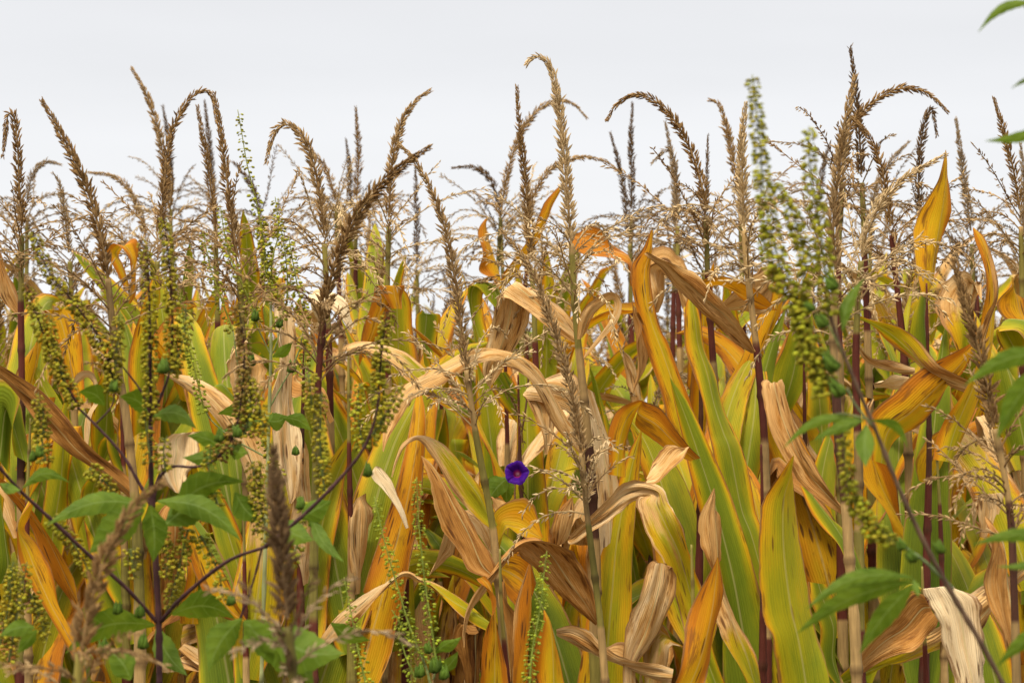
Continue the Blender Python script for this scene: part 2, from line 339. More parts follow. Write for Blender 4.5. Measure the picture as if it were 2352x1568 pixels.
# ------------------------------------------------------------------ tassels and stalks
TASC = dict(tan=((.43, .285, .13), (.27, .160, .062)), pale=((.60, .44, .235), (.40, .27, .12)), brown=((.175, .092, .030), (.33, .20, .078)),
            dark=((.10, .056, .024), (.18, .11, .05)), grey=((.35, .25, .14), (.24, .16, .08)))
def spikecol(m, key):
    a, b = np.array(TASC[key][0]), np.array(TASC[key][1]); t = rng.random((m, 1)) ** 1.2
    return (a * (1 - t) + b * t) * rng.uniform(.72, 1.25, (m, 1))
def make_spike(p, key, wd=1.0, dens=1.0, taper=True, bag=None, sparse=False, core=.0022):
    bag = bag or Bag(); q, L = resample(crom(p, 60), max(10, int(np.ceil(0.5 + 60))))
    t, a, b = frames(q); n = len(q); u = np.linspace(0, 1, n)
    tube(bag, q, core * (1 - .75 * u) + .0004, np.array(TASC[key][1]) * .8, 5)
    m = int(L * (215 if sparse else 900) * dens)
    if m < 1: return bag
    if sparse:
        uu = np.repeat(np.linspace(.12, 1, m // 2 + 1), 2)[:m] + rng.normal(size=m) * .008; az = np.tile([0, pi], m // 2 + 1)[:m] + rng.normal(size=m) * .7
        az += np.repeat(np.arange(m // 2 + 1) * .6, 2)[:m]
        ang = rng.uniform(.18, .75, m); ln = rng.uniform(.0095, .0135, m); w = rng.uniform(.0026, .0036, m)
    else:
        uu = np.linspace(.01, 1, m); az = np.arange(m) * 2.4 + rng.normal(size=m) * .25
        ang = rng.uniform(.38, .80, m) * (1 - .35 * uu) * np.where(rng.random(m) < .1, 1.35, 1); ln = rng.uniform(.0105, .0155, m) * (1 - .25 * uu ** 4) * wd; w = rng.uniform(.0030, .0042, m) * wd
        tip = smooth(uu, .55, 1.0); ln *= 1.1 * (1 - .38 * tip); w *= 1.1 * (1 - .38 * tip); ang *= 1.08 * (1 - .40 * tip)
        rag = np.sin(uu * L * 95 + rng.uniform(0, 6)) * .5 + rng.normal(size=m) * .5; ln *= 1 + .16 * rag; ang *= 1 + .22 * rag
        if taper: ang *= np.minimum(1, .55 + uu * 5)
    uu = np.clip(uu, 0, 1); idx = uu * (n - 1); i = np.minimum(idx.astype(int), n - 2); f = (idx - i)[:, None]
    pos = q[i] * (1 - f) + q[i + 1] * f; rad = np.cos(az)[:, None] * a[i] + np.sin(az)[:, None] * b[i]
    dr = t[i] * np.cos(ang)[:, None] + rad * np.sin(ang)[:, None]
    dr[:, 2] -= .12
    pos = pos + rad * (core * (1 - .75 * uu) + (0 if sparse else .0012 * wd))[:, None]
    if sparse:                                         # short pedicels lift every other floret off the branch
        pos = pos + dr * (rng.random(m) < .5)[:, None] * .003
    keep = rng.random(m) > (.05 if sparse else .14); spikelets(bag, pos[keep], dr[keep], ln[keep], w[keep], spikecol(int(keep.sum()), key)); return bag
def branch_path(p0, axis, az, ang, L, droop, n=14, wob=.12):
    a = nrm(np.cross(axis, np.array([.3, .9, .1]))); b = np.cross(axis, a)
    d = nrm(axis * math.cos(ang) + (a * math.cos(az) + b * math.sin(az)) * math.sin(ang)); p = [np.array(p0)]; st = L / n
    kink = rng.normal(size=3) * wob
    for i in range(n):
        d = nrm(d + np.array([0, 0, -1]) * droop * st * (1 + 1.3 * i / n) + kink * st * 3 + rng.normal(size=3) * .05); p.append(p[-1] + d * st)
    return np.array(p)
def branches(base_pts, key, nb, scale=1.0):
    """drooping side branches along the rachis below the spike; yields one Bag per branch"""
    q, L = resample(crom(base_pts, 40), 40); t = nrm(np.gradient(q, axis=0)); res = []
    nb = int(round(nb * 1.9))
    for k in range(nb):
        u = (k + rng.random()) / nb; i = int(u * 38); az = k * 2.4 + rng.normal() * .5
        p = branch_path(q[i], t[i], az, rng.uniform(.5, 1.2), scale * rng.uniform(.17, .30) * (1 - .25 * u), rng.uniform(.8, 8.0))
        res.append(make_spike(p, dict(brown='tan', dark='grey', tan='pale').get(key, key) if rng.random() < .75 else key, sparse=True, core=.0011))
    return res
RED, PURP, STRAW, OLIVE, DK = (.080, .020, .012), (.058, .024, .014), (.29, .185, .07), (.165, .135, .03), (.05, .022, .010)
def make_stalk(p, r0, r1, pattern, nodes=.17, seed=0):
    """p from the top down; pattern colours cycle internode by internode; each node swells and carries a ragged sheath edge"""
    r = np.random.default_rng(seed); bag = Bag(); L = np.linalg.norm(np.diff(p, axis=0), axis=1).sum(); n = max(24, int(L / .007)); q, L = resample(p, n)
    s = np.linspace(0, L, n); rad = r0 + (r1 - r0) * np.minimum(1, s / max(.45, L * .4)); col = np.zeros((n, 3))
    k0 = r.uniform(.3, .9); ph = (s / nodes + k0); ni = ph.astype(int); fr = ph - ni
    sh = smooth(fr, .44, .47)                                      # lower part of an internode wears the sheath of the leaf below
    for i in range(n):
        c1 = np.array(pattern[ni[i] % len(pattern)]); c2 = np.array(pattern[(ni[i] + 1) % len(pattern)]); col[i] = c1 * (1 - sh[i]) + c2 * sh[i]
    nd = np.exp(-((np.minimum(fr, 1 - fr) * nodes) / .006) ** 2); rad = rad * (1 + .10 * sh + .28 * nd); col = col * (1 - .72 * nd[:, None]) + np.array(DK) * .72 * nd[:, None]
    g = np.convolve(r.normal(size=n + 24), np.ones(25) / 25, 'valid')[:, None]; col *= 1 + 1.0 * g; tube(bag, q, rad, col, 10); return bag

def grow_leaves(root, pts, r, seed, H, org=None, zs=None, away=False):
    """blades set alternately up the stalk; pts runs from the top down"""
    az0 = r.uniform(0, 6.3)
    zs = np.arange(.40, H - .10, .108) if zs is None else zs; kinds = ['lime', 'green', 'yellow', 'gold', 'half', 'lime', 'tan', 'lime', 'rust', 'lime', 'gold', 'half', 'green', 'lime', 'orange', 'yellow']
    for i, z in enumerate(zs):
        f = i / max(1, len(zs) - 1); az = az0 + pi * i + r.normal() * .35
        if away: az = abs((az + pi) % (2 * pi) - pi)          # towards the rows behind
        L = r.uniform(.55, .88) * (1 - .55 * max(0, f - .6) / .4); Wd = r.uniform(.042, .054) * (1 - .15 * f)
        el = r.uniform(.95, 1.38); dr = np.array([math.cos(az) * math.cos(el), math.sin(az) * math.cos(el), math.sin(el)]); n = 16; p = [np.array([np.interp(z, pts[::-1, 2], pts[::-1, 0]), np.interp(z, pts[::-1, 2], pts[::-1, 1]), z])]
        kind = kinds[int(r.integers(len(kinds)))] if f > .25 else ['straw', 'lime', 'umber', 'rust', 'half', 'green', 'green'][int(r.integers(7))]
        dry = SEN[kind][1][1] > .6; dro = r.uniform(1.1, 3.2) if not dry else r.uniform(3, 7); fold = r.uniform(.25, .65) if r.random() < (.6 if dry else .38) else 9; tw = r.normal() * (.5 if not dry else 1.1); q = []
        for k in range(n):
            t = k / (n - 1); side = nrm(np.cross(dr, [0, 0, 1.0]) + 1e-6); up = np.cross(side, dr); rl = tw * t; sv = side * math.cos(rl) + up * math.sin(rl)
            w = Wd * min(1, .4 + 3 * t) * (max(0.0, 1 - t) ** .62) * 1.12; q.append((p[-1] - sv * w, p[-1] + sv * w)); st = L / (n - 1)
            dr = nrm(dr + np.array([0, 0, -1]) * dro * st * (.35 + t) + (np.array([0, 0, -2.6]) if abs(t - fold) < .5 / n else 0) + r.normal(size=3) * .03); p.append(p[-1] + dr * st)
        a, b_ = zip(*q); s1, s2 = SEN[kind]; j = r.normal(size=3) * .06
        V, F, uv, c = ribbon(np.array(a), np.array(b_), n=30, m=7, gut=.3, ruf=.006, seed=seed * 31 + i, sen=np.array(s1) + j, sen2=np.array(s2) + j, crumple=.35 if dry else .06)
        mk('leaf', V, F, M_LEAF, root, uv=uv, col=c, org=org)
# ------------------------------------------------------------------ traced corn plants of the front rows
PLANTS = {}; PATHS = {}
def plant(key, label, d, stalk, spike=None, col='tan', wd=1.0, nb=8, lean=.0, pat=(STRAW, OLIVE, RED), bs=1.0, r=(.0045, .010), dens=1.0, blen=.11, reseed=0, group='corn plants in the front rows'):
    """stalk: display-pixel points from the tassel down; spike: points from its base to its tip"""
    global rng
    rng = np.random.default_rng(1000 + len(PLANTS) * 7 + reseed)
    st = np.array(stalk, float); low = P(st[-1, 0], st[-1, 1], d); top = P(st[:, 0], st[:, 1], np.full(len(st), d))
    foot = np.array([low[0] + rng.normal() * .02, low[1] + rng.normal() * .02, 0.0])
    root = empty('corn_plant', foot, label, 'corn plant', group)
    if low[2] > .1:
        dn = np.array([low * (1 - t) + foot * t for t in np.linspace(.15, 1, 8)]); pts = np.vstack([crom(top, 30) if len(top) > 1 else top, dn])
    else: pts = crom(top, 30)
    make_stalk(pts, r[0], r[1], pat, seed=len(PLANTS) + 3).obj('stalk', M_STALK, root, foot)
    if spike:
        sp = np.array(spike, float); dd = d + lean * np.linspace(0, 1, len(sp)); s3 = P(sp[:, 0], sp[:, 1], dd)
        tas = make_spike(s3, col, wd, dens).obj('tassel', M_TAS, root, foot, flat=True)
        if nb:
            q, L = resample(np.vstack([crom(top, 40)[::-1], s3[:1]]), 120); k = max(2, int(min(L, blen) / L * 119)); base = q[-k:]
            for bg_ in branches(base[::max(1, len(base) // 8)] if len(base) > 8 else base, col, nb, bs): bg_.obj('tassel_branch', M_TAS, tas, foot, flat=True)
    PLANTS[key] = (root, foot, d); PATHS[key] = pts; return root
def leaf(key, tag, st, kind, dd=0.0, **k):
    root, foot, d = PLANTS[key]; return traced_leaf(root, foot, tag, st, d + dd, kind, **k)

# --- centre
plant('T1', 'tall corn plant whose pale tassel curls left at its tip, highest of the middle', 4.5,
      [(1312, 560), (1319, 680), (1327, 780), (1340, 900), (1352, 1020), (1362, 1160), (1368, 1320), (1366, 1470), (1370, 1568)],
      [(1312, 560), (1304, 460), (1297, 370), (1288, 280), (1276, 200), (1262, 152), (1240, 130), (1222, 134), (1211, 146)], 'pale', 1.3, 9, pat=(STRAW, OLIVE, STRAW, PURP), r=(.0048, .0105), dens=1.15, blen=.13)
plant('T12', 'corn plant with long light tassel leaning left over the arched tan leaf', 4.3,
      [(1072, 850), (1090, 980), (1108, 1080), (1130, 1200), (1143, 1320), (1155, 1450), (1165, 1568)],
      [(1072, 850), (1058, 740), (1042, 620), (1015, 500), (985, 425), (952, 368), (918, 333)], 'tan', 1.15, 9, pat=(STRAW, STRAW, OLIVE), r=(.0045, .0085), bs=.95, dens=1.1)
plant('T13', 'corn plant with bristly tan tassel leaning left right of the purple flower', 4.15,
      [(1335, 1040), (1345, 1150), (1362, 1290), (1378, 1420), (1390, 1568)],
      [(1335, 1040), (1318, 930), (1295, 830), (1260, 720), (1225, 630), (1190, 575), (1150, 528)], 'tan', 1.15, 8, pat=(STRAW, STRAW, OLIVE), r=(.0040, .0075), bs=.65, dens=1.1, reseed=11)
plant('T14', 'corn plant with upright dark brown tassel just left of the tallest pale one', 5.1,
      [(1222, 620), (1228, 760), (1236, 1000), (1240, 1200)], [(1222, 600), (1212, 480), (1204, 390), (1194, 300), (1187, 200)], 'brown', 1.1, 7)
plant('T15', 'corn plant with thin tan tassel bowed right behind the tallest pale one', 6.4,
      [(1150, 500), (1140, 700), (1150, 900)], [(1152, 480), (1165, 400), (1190, 320), (1230, 258), (1275, 232), (1318, 240), (1347, 270)], 'tan', 1.1, 7)
plant('T16', 'corn plant with short dark tassel nodding flat left above the gap in the middle', 6.6,
      [(1150, 520), (1160, 760), (1165, 900)], [(1150, 500), (1138, 440), (1118, 402), (1085, 384), (1040, 385)], 'dark', 1.0, 7)
plant('T20', 'corn plant with low tan tassel bowed right behind the tallest pale tassel stalk', 5.9,
      [(1215, 560), (1200, 760), (1197, 1100), (1200, 1250)], [(1212, 520), (1225, 450), (1270, 385), (1330, 362), (1385, 368), (1420, 392)], 'tan', .95, 6, pat=(RED, RED, OLIVE))
plant('T17', 'corn plant with dark tassel in a wide arch bowed left, right of the middle', 4.75,
      [(1622, 500), (1626, 640), (1640, 860), (1655, 1060)], [(1622, 480), (1605, 400), (1575, 320), (1535, 260), (1490, 224), (1450, 220), (1415, 242), (1394, 276)], 'brown', 1.1, 9)
plant('T18', 'corn plant with thin straight dark tassel under the wide arched one', 6.6, [(1450, 500), (1448, 700), (1450, 900)], [(1450, 480), (1451, 400), (1449, 320), (1453, 238)], 'dark', 1.0, 6)
plant('T19', 'corn plant with thin dark tassel leaning left beside the straight one', 6.5, [(1446, 560), (1452, 800), (1455, 950)], [(1444, 540), (1436, 460), (1420, 370), (1402, 306)], 'dark', .95, 6)
plant('T41', 'corn plant with grey tassel broken sideways beneath the wide dark arch', 5.8, [(1556, 520), (1560, 760), (1566, 1000)], [(1556, 500), (1554, 430), (1546, 360), (1530, 345), (1497, 374)], 'grey', 1.0, 8)
plant('T42', 'corn plant with slim tan tassel hidden behind the wide dark arch', 6.2, [(1550, 560), (1545, 800), (1545, 1000)], [(1550, 520), (1548, 420), (1540, 340), (1528, 280)], 'grey', .95, 6)
plant('T40', 'corn plant with thin dark tassel upright behind the crossing pair of tassels', 6.6, [(958, 620), (960, 800), (962, 1000)], [(958, 600), (957, 520), (954, 380)], 'dark', .95, 6)
plant('T11', 'corn plant with feathery light tassel leaning right above the crossing pair', 5.1,
      [(893, 520), (890, 700), (893, 1000)], [(893, 500), (897, 420), (906, 340), (925, 275), (955, 232), (988, 208)], 'tan', 1.15, 7, dens=1.15)
plant('T10', 'near corn plant with thick brown tassel leaning diagonally right, the stoutest', 3.85,
      [(742, 740), (732, 860), (728, 1000), (722, 1200), (720, 1400)], [(742, 740), (757, 650), (785, 565), (830, 480), (885, 415), (935, 373), (985, 338)], 'brown', 1.25, 9, lean=-.12, pat=(OLIVE, RED, OLIVE), r=(.005, .0075), dens=1.15, bs=.9)
# --- left
plant('T8', 'corn plant with pale tassel hooked left into a cane shape, left of middle', 4.75,
      [(745, 560), (752, 700), (758, 900), (760, 1100)], [(745, 540), (736, 460), (722, 385), (700, 325), (672, 293), (645, 288), (625, 318), (612, 372)], 'tan', 1.2, 9, dens=1.1, bs=.95)
plant('T9', 'corn plant with slim tan tassel bowed left behind the cane-shaped pale one', 6.3,
      [(772, 480), (780, 700), (790, 1000)], [(770, 460), (758, 410), (738, 372), (712, 346), (688, 342)], 'tan', 1.0, 7)
plant('T2', 'near corn plant with thick brown tassel leaning left against the sky', 3.95,
      [(248, 640), (262, 780), (290, 960), (308, 1120), (318, 1300), (322, 1480)], [(248, 640), (238, 575), (218, 490), (188, 405), (150, 325), (118, 268), (97, 232)], 'brown', 1.2, 7, pat=(OLIVE, STRAW, STRAW), dens=1.1)
plant('T3', 'corn plant with slender soft tan tassel leaning left, tallest on the left side', 6.0,
      [(392, 520), (400, 700), (405, 900)], [(388, 480), (380, 400), (366, 310), (340, 225), (303, 157)], 'tan', 1.25, 8)
plant('T4', 'corn plant with brown tassel arched over to the right like a hairpin', 5.0,
      [(362, 600), (352, 760), (345, 960)], [(366, 540), (376, 440), (384, 350), (402, 285), (432, 232), (465, 208), (488, 226), (498, 280)], 'brown', 1.05, 9)
plant('T5', 'corn plant with upright brown tassel touching the hairpin arch tip', 4.6,
      [(548, 620), (560, 800), (566, 1000)], [(546, 590), (532, 500), (520, 400), (508, 310), (493, 214)], 'brown', 1.05, 8)
plant('T6', 'corn plant with slim dark tassel upright between the arch and weed spikes', 5.4,
      [(496, 560), (500, 760), (505, 1000)], [(494, 520), (484, 430), (468, 330), (454, 245)], 'brown', 1.05, 8)
plant('T7', 'corn plant with thin blackish tassel inside the hairpin arch, far back', 7.2, [(492, 460), (500, 700)], [(490, 440), (482, 340), (470, 232)], 'dark', 1.0, 6)
plant('T3b', 'corn plant with thin blackish tassel beside the left foot of the hairpin', 7.1, [(392, 480), (396, 700)], [(392, 440), (388, 330), (374, 243)], 'dark', 1.0, 6)
plant('T35', 'corn plant with dark tassel hooked left near the left frame edge', 4.8,
      [(50, 540), (48, 700), (50, 900), (48, 1100), (52, 1300)], [(50, 520), (44, 420), (40, 330), (30, 265), (17, 270), (10, 330), (6, 360)], 'brown', 1.05, 9, pat=(STRAW, OLIVE, RED, PURP))
plant('T36', 'corn plant with plain brown tassel upright right of the hooked left one', 5.6, [(160, 600), (170, 800), (172, 1000)], [(158, 580), (148, 490), (136, 420), (122, 398)], 'grey', 1.0, 9)
plant('T37', 'corn plant with thin tassel bowed right behind the plain brown left one', 6.4, [(62, 500), (60, 760)], [(62, 460), (75, 400), (105, 372), (140, 378)], 'grey', 1.0, 8)
plant('T38', 'corn plant with tan tassel drooping far left behind the thick leaning one', 6.2, [(335, 560), (342, 800)], [(333, 540), (318, 480), (288, 425), (250, 402), (202, 396)], 'tan', 1.0, 8)
plant('T39', 'corn plant with thin dark straight tassel between two light left tassels', 6.6, [(818, 480), (816, 700)], [(819, 460), (823, 380), (822, 320), (817, 246)], 'brown', 1.0, 8)
plant('T43', 'corn plant with short dark tassel left of the thin straight one', 7.0, [(806, 520), (808, 700)], [(806, 480), (804, 400), (795, 320)], 'dark', .9, 7)
plant('T44', 'corn plant with dark tassel leaning left behind the tall green weed spike', 6.5, [(600, 520), (610, 800)], [(598, 490), (580, 430), (556, 394), (536, 372)], 'dark', 1.0, 7)
# --- right
plant('T21', 'corn plant with straight cream tassel broken flat at its top, right side', 4.4,
      [(1709, 530), (1716, 620), (1728, 720), (1738, 805), (1748, 900), (1756, 1020), (1760, 1150)],
      [(1709, 520), (1706, 430), (1704, 340), (1708, 275), (1713, 238)], 'pale', 1.15, 8, pat=(STRAW, STRAW, RED), dens=1.1, bs=.95, r=(.0045, .009))
plant('T22', 'corn plant with soft tan tassel leaning left behind the straight cream one', 5.9, [(1700, 480), (1706, 700), (1715, 1000)], [(1698, 450), (1685, 370), (1668, 290), (1652, 242), (1630, 229)], 'tan', 1.2, 7)
plant('T23', 'near corn plant with thick tan tassel standing tall on the right side', 3.95,
      [(1920, 640), (1914, 760), (1920, 900), (1930, 1050), (1944, 1180), (1952, 1300), (1964, 1450), (1968, 1568)],
      [(1920, 620), (1914, 520), (1924, 420), (1936, 320), (1950, 240), (1964, 178)], 'tan', 1.25, 7, pat=(STRAW, STRAW, PURP), dens=1.2, r=(.0055, .009))
plant('T24', 'corn plant with pointed dark tassel rising behind the thick tan one, the tallest', 5.0, [(1980, 420), (1990, 700), (2000, 1000)], [(1979, 400), (1974, 310), (1964, 200), (1953, 108)], 'dark', 1.1, 6)
plant('T25', 'corn plant with dark tassel arched far right from the thick tan one', 4.8,
      [(1935, 420), (1925, 620), (1930, 900)], [(1936, 380), (1950, 300), (1985, 252), (2035, 215), (2085, 202), (2135, 218), (2178, 258)], 'brown', 1.05, 7)
plant('T26', 'corn plant with brown tassel leaning left into the thick tan one', 4.7,
      [(2048, 540), (2060, 660), (2075, 800), (2085, 1000), (2090, 1200)], [(2046, 520), (2036, 450), (2024, 380), (1996, 315), (1952, 264)], 'brown', 1.1, 8, pat=(STRAW, RED, RED), bs=.95)
plant('T27', 'corn plant with light tassel leaning right towards the yellow pointed leaf', 4.35,
      [(1978, 600), (1970, 700), (1966, 850), (1972, 1050)], [(1980, 590), (1992, 530), (2025, 465), (2085, 405), (2172, 355)], 'pale', 1.1, 8, dens=1.1, bs=.9)
plant('T28', 'corn plant with dark tassel bent right like a crook near right edge', 5.2, [(2116, 540), (2120, 760), (2126, 1000)], [(2115, 500), (2110, 410), (2117, 320), (2130, 262), (2142, 254), (2152, 310)], 'dark', 1.05, 7)
plant('T31', 'corn plant with faded tassel leaning right behind the drooping arch', 6.3, [(2000, 520), (1995, 800)], [(2002, 480), (2020, 410), (2055, 360), (2088, 325)], 'grey', 1.0, 7)
plant('T29', 'corn plant with slim grey tassel upright right of the yellow pointed leaf', 5.9, [(2232, 560), (2240, 800), (2240, 1000)], [(2230, 530), (2220, 450), (2206, 350), (2196, 272)], 'grey', 1.15, 7)
plant('T30', 'corn plant with dark tassel leaning left behind the weed at right edge', 4.9, [(2345, 520), (2350, 760), (2352, 1000)], [(2342, 480), (2330, 400), (2310, 320), (2284, 227)], 'brown', 1.05, 7)
plant('T45', 'corn plant with thin tan tassel cut by the right frame edge', 5.6, [(2352, 560), (2356, 800)], [(2350, 520), (2352, 420), (2344, 330)], 'grey', 1.0, 6)
plant('T34', 'corn plant with drooping low brown tassel before the upright orange leaves, far right', 3.55,
      [(2285, 985), (2305, 1080), (2322, 1200), (2330, 1380), (2335, 1568)], [(2283, 980), (2268, 890), (2248, 800), (2222, 710), (2192, 600)], 'brown', 1.3, 10, pat=(PURP, STRAW), dens=1.15, bs=.85, blen=.17, r=(.004, .007))
plant('T46', 'corn plant with thin dark tassel leaning right behind the green weed spikes', 6.5, [(1880, 560), (1885, 800)], [(1880, 460), (1890, 390), (1906, 330)], 'dark', .95, 6)
plant('T47', 'corn plant with frail side-branched dark tassel left of the straight cream one', 5.4, [(1616, 620), (1620, 800)], [(1614, 560), (1622, 460), (1626, 310)], 'dark', .7, 9)
# --- near, low and out of focus
plant('T32', 'nearest corn plant at lower left, blurred pale tassel leaning right', 2.65,
      [(185, 1500), (175, 1620), (170, 1800)], [(188, 1490), (205, 1400), (240, 1290), (290, 1190), (335, 1135), (372, 1108)], 'brown', 1.2, 4, dens=1.1, bs=.5, blen=.06)
plant('T33', 'nearest corn plant at lower left with blurred upright dark tassel', 2.6,
      [(662, 1440), (672, 1560), (676, 1760)], [(660, 1420), (650, 1300), (640, 1180), (632, 1090), (630, 1030)], 'dark', 1.35, 5, dens=1.15, bs=.7, blen=.09)
# --- plants whose tops are hidden: red stalks with hanging leaves
RR = (RED, RED, PURP)
for key, lab, d, st in (
    ('S1', 'red-stemmed corn plant under the large upright yellow-green leaf', 4.15, [(1748, 1020), (1752, 1250), (1752, 1568)]),
    ('S2', 'red-stemmed corn plant left of the broad upright yellow-green leaf', 4.7, [(1676, 1000), (1674, 1250), (1672, 1480)]),
    ('S3', 'red-stemmed corn plant directly behind the broad upright yellow-green leaf', 4.95, [(1846, 760), (1848, 950), (1850, 1180), (1855, 1420)]),
    ('S4', 'red-stemmed corn plant with spotted orange leaf fan at far right', 4.5, [(2128, 650), (2132, 860), (2134, 1050), (2128, 1300), (2122, 1568)]),
    ('S5', 'red-stemmed corn plant among the yellow leaves right of center', 4.6, [(1608, 700), (1610, 1000), (1606, 1300)]),
    ('S6', 'corn plant with pale folded leaf at the lower right corner', 4.05, [(2118, 1300), (2122, 1430), (2128, 1568)]),
    ('S7', 'red-stemmed corn plant behind the twining purple flower', 4.9, [(1190, 860), (1196, 1100), (1206, 1260), (1206, 1420)]),
    ('S8', 'red-stemmed corn plant left of the brown pointed leaf', 4.7, [(940, 900), (940, 1100), (930, 1400)]),
    ('S9', 'corn plant with straw-coloured leaf hanging straight down, left of middle', 4.45, [(700, 760), (694, 1000), (690, 1300), (690, 1500)]),
    ('S10', 'corn plant with tan sheathed stalk between left weeds and arched leaf', 4.5, [(800, 800), (802, 1040), (806, 1250), (808, 1568)]),
    ('S11', 'corn plant with broad lime-green upright leaf behind the dark weed stems', 4.9, [(340, 760), (330, 1000), (330, 1300)]),
    ('S12', 'corn plant with folded golden leaf in the lower left corner', 4.2, [(70, 960), (62, 1200), (66, 1568)]),
    ('S13', 'corn plant with orange folded blade on the left, behind weed spikes', 4.8, [(270, 700), (280, 900), (285, 1200)]),
    ('S14', 'corn plant with yellow blades at the bottom left of middle', 4.4, [(560, 1150), (562, 1350), (566, 1568)]),
    ('S15', 'corn plant with rust-brown blade crossing the left frame edge', 4.3, [(-60, 800), (-50, 1000), (-40, 1300)]),
    ('S16', 'corn plant with upright orange blades behind the drooping low tassel', 4.35, [(2150, 1020), (2160, 1200), (2170, 1568)]),
    ('S17', 'corn plant with green folded blade at the right frame edge', 4.6, [(2375, 700), (2370, 1000), (2368, 1300)]),
    ('S18', 'corn plant with yellow bottom blades under the brown arch leaf', 4.1, [(1148, 1260), (1152, 1400), (1166, 1568)]),
    ('S19', 'corn plant with spotted orange blade crossing the bottom edge, right of middle', 3.95, [(1588, 1250), (1592, 1400), (1590, 1568)]),
    ('S20', 'corn plant with golden blades standing up in the top middle', 5.3, [(1158, 660), (1160, 800), (1165, 1000)]),
):
    plant(key, lab, d, st, r=(.0016, .0095), pat=RR if 'red' in lab else (STRAW, OLIVE, RED), nb=0)

# --- traced blades: stations are (x, y) of one edge and (x, y) of the other, from the stalk outwards
leaf('T1', '11', [(1605,785,1640,740),(1430,690,1560,600),(1250,572,1440,475),(1120,475,1330,395),(1058,450,1300,392),(1042,560,1290,610),(1014,720,1238,780),(988,890,1160,900),(972,1000,1090,1000),(1010,1092,1030,1092)], 'tan', .03, d1=4.62, tilt=.4, label='pale tan folded leaf')
leaf('T1', '11', [(1650,1560,1690,1500),(1500,1370,1560,1290),(1390,1150,1450,1100),(1290,1020,1335,955),(1180,940,1195,862),(1060,905,1050,820),(940,945,900,835),(790,1010,730,905),(620,1085,545,1005),(480,1160,410,1105),(390,1290,350,1250),(325,1420,300,1400),(290,1545,284,1535)], 'straw', -.06, d1=4.25, tilt=.5, gut=.4, label='long arched straw-coloured leaf')
leaf('T1', '11', [(1632,772,1668,755),(1645,640,1718,695),(1690,545,1765,610),(1780,478,1832,545),(1868,454,1870,506),(1920,525,1876,535),(1892,640,1848,620),(1800,770,1772,725),(1705,880,1685,850),(1674,905,1668,895)], 'straw', -.02, tilt=.3, label='leaf curled into a loop')
leaf('T1', 'D', [(1376,1335,1392,1345),(1368,1240,1428,1245),(1360,1130,1436,1160),(1352,1040,1420,1075),(1345,960,1395,1000),(1332,880,1362,900)], 'cream', .06, tilt=.3)
leaf('T1', '12', [(1772,1150,1752,1172),(1748,980,1580,1030),(1655,765,1430,890),(1560,640,1310,730),(1420,575,1222,628),(1265,578,1205,638),(1130,660,1150,720),(1030,790,1068,850),(930,940,960,980),(865,1080,892,1085),(835,1220,858,1210),(842,1325,850,1320)], 'umber', -.12, d1=4.2, tilt=.45, gut=.35, label='arched brown leaf with pale midrib')
leaf('T1', '11', [(1660,1330,1650,1150),(1540,1260,1610,1010),(1400,1205,1490,985),(1245,1165,1330,1080),(1262,1200,1482,1240),(1330,1330,1470,1340),(1380,1440,1450,1440),(1398,1568,1420,1560)], 'tan', .05, tilt=.4)
leaf('T1', '12', [(1815,1120,1818,985),(1900,1080,1900,930),(1980,1045,1980,905),(2060,1000,2070,880),(2160,930,2150,840)], 'lime', .12)
leaf('T1', '12', [(1480,1200,1490,1250),(1590,1175,1590,1320),(1690,1215,1710,1400),(1790,1320,1800,1425),(1900,1395,1900,1450),(2020,1420,2010,1520),(2150,1445,2140,1560),(2290,1475,2270,1575)], 'tan', -.2, tilt=.6, label='twisted tan leaf lying across')
leaf('T12', '11', [(890,1310,905,1260),(780,1270,800,1190),(650,1165,700,1090),(490,1040,590,970),(340,930,450,860),(200,870,290,815),(80,840,130,795),(0,850,20,808)], 'half', .1, tilt=.7)
leaf('T12', '12', [(1050,505,1085,470),(985,480,1010,320),(900,395,965,170),(800,260,880,60),(690,60,790,-30),(600,-75,680,-110),(520,-120,540,-140),(440,-60,430,-90),(390,40,375,20),(350,150,340,150)], 'half', .05, tilt=.5, gut=.4)
leaf('T12', '12', [(1000,850,1062,800),(870,785,1050,725),(800,620,960,560),(700,430,880,380),(625,210,780,230),(580,90,660,65),(550,5,556,3)], 'umber', -.04, tilt=.5, crumple=.25, label='brown pointed leaf')
leaf('T12', '12', [(1080,690,1060,700),(1110,560,1070,540),(1150,490,1090,440),(1230,540,1190,415),(1300,575,1300,465),(1370,585,1392,560)], 'yellow', .08)
leaf('T12', '12', [(1080,860,1100,690),(1150,980,1200,650),(1230,1060,1290,700),(1280,1095,1345,870)], 'orange', .05, tilt=.4)
leaf('T12', '12', [(1030,1200,1035,1140),(900,1140,920,1050),(760,1050,800,980),(610,930,630,885),(520,890,530,845),(440,850,430,812),(330,930,290,870),(200,1060,180,935),(100,1160,60,1015),(0,1240,-60,1120),(-120,1330,-150,1270)], 'half', -.05, tilt=.6)
leaf('T12', '12', [(1040,700,1060,610),(900,480,1000,420),(760,430,830,400),(680,600,760,640),(640,740,700,700),(605,830,608,822)], 'straw', .25, tilt=.5)
leaf('S18', '12', [(940,1700,1160,1700),(950,1560,1145,1560),(968,1400,1120,1400),(1005,1250,1095,1210),(1000,1080,1085,1010),(965,930,1060,890),(930,850,990,830)], 'gold', -.03, tilt=.6)
leaf('S18', '12', [(1175,1640,1290,1640),(1185,1540,1285,1540),(1215,1330,1312,1300),(1250,1100,1322,1080),(1275,920,1318,900),(1292,750,1306,748)], 'orange', -.1, tilt=.7)
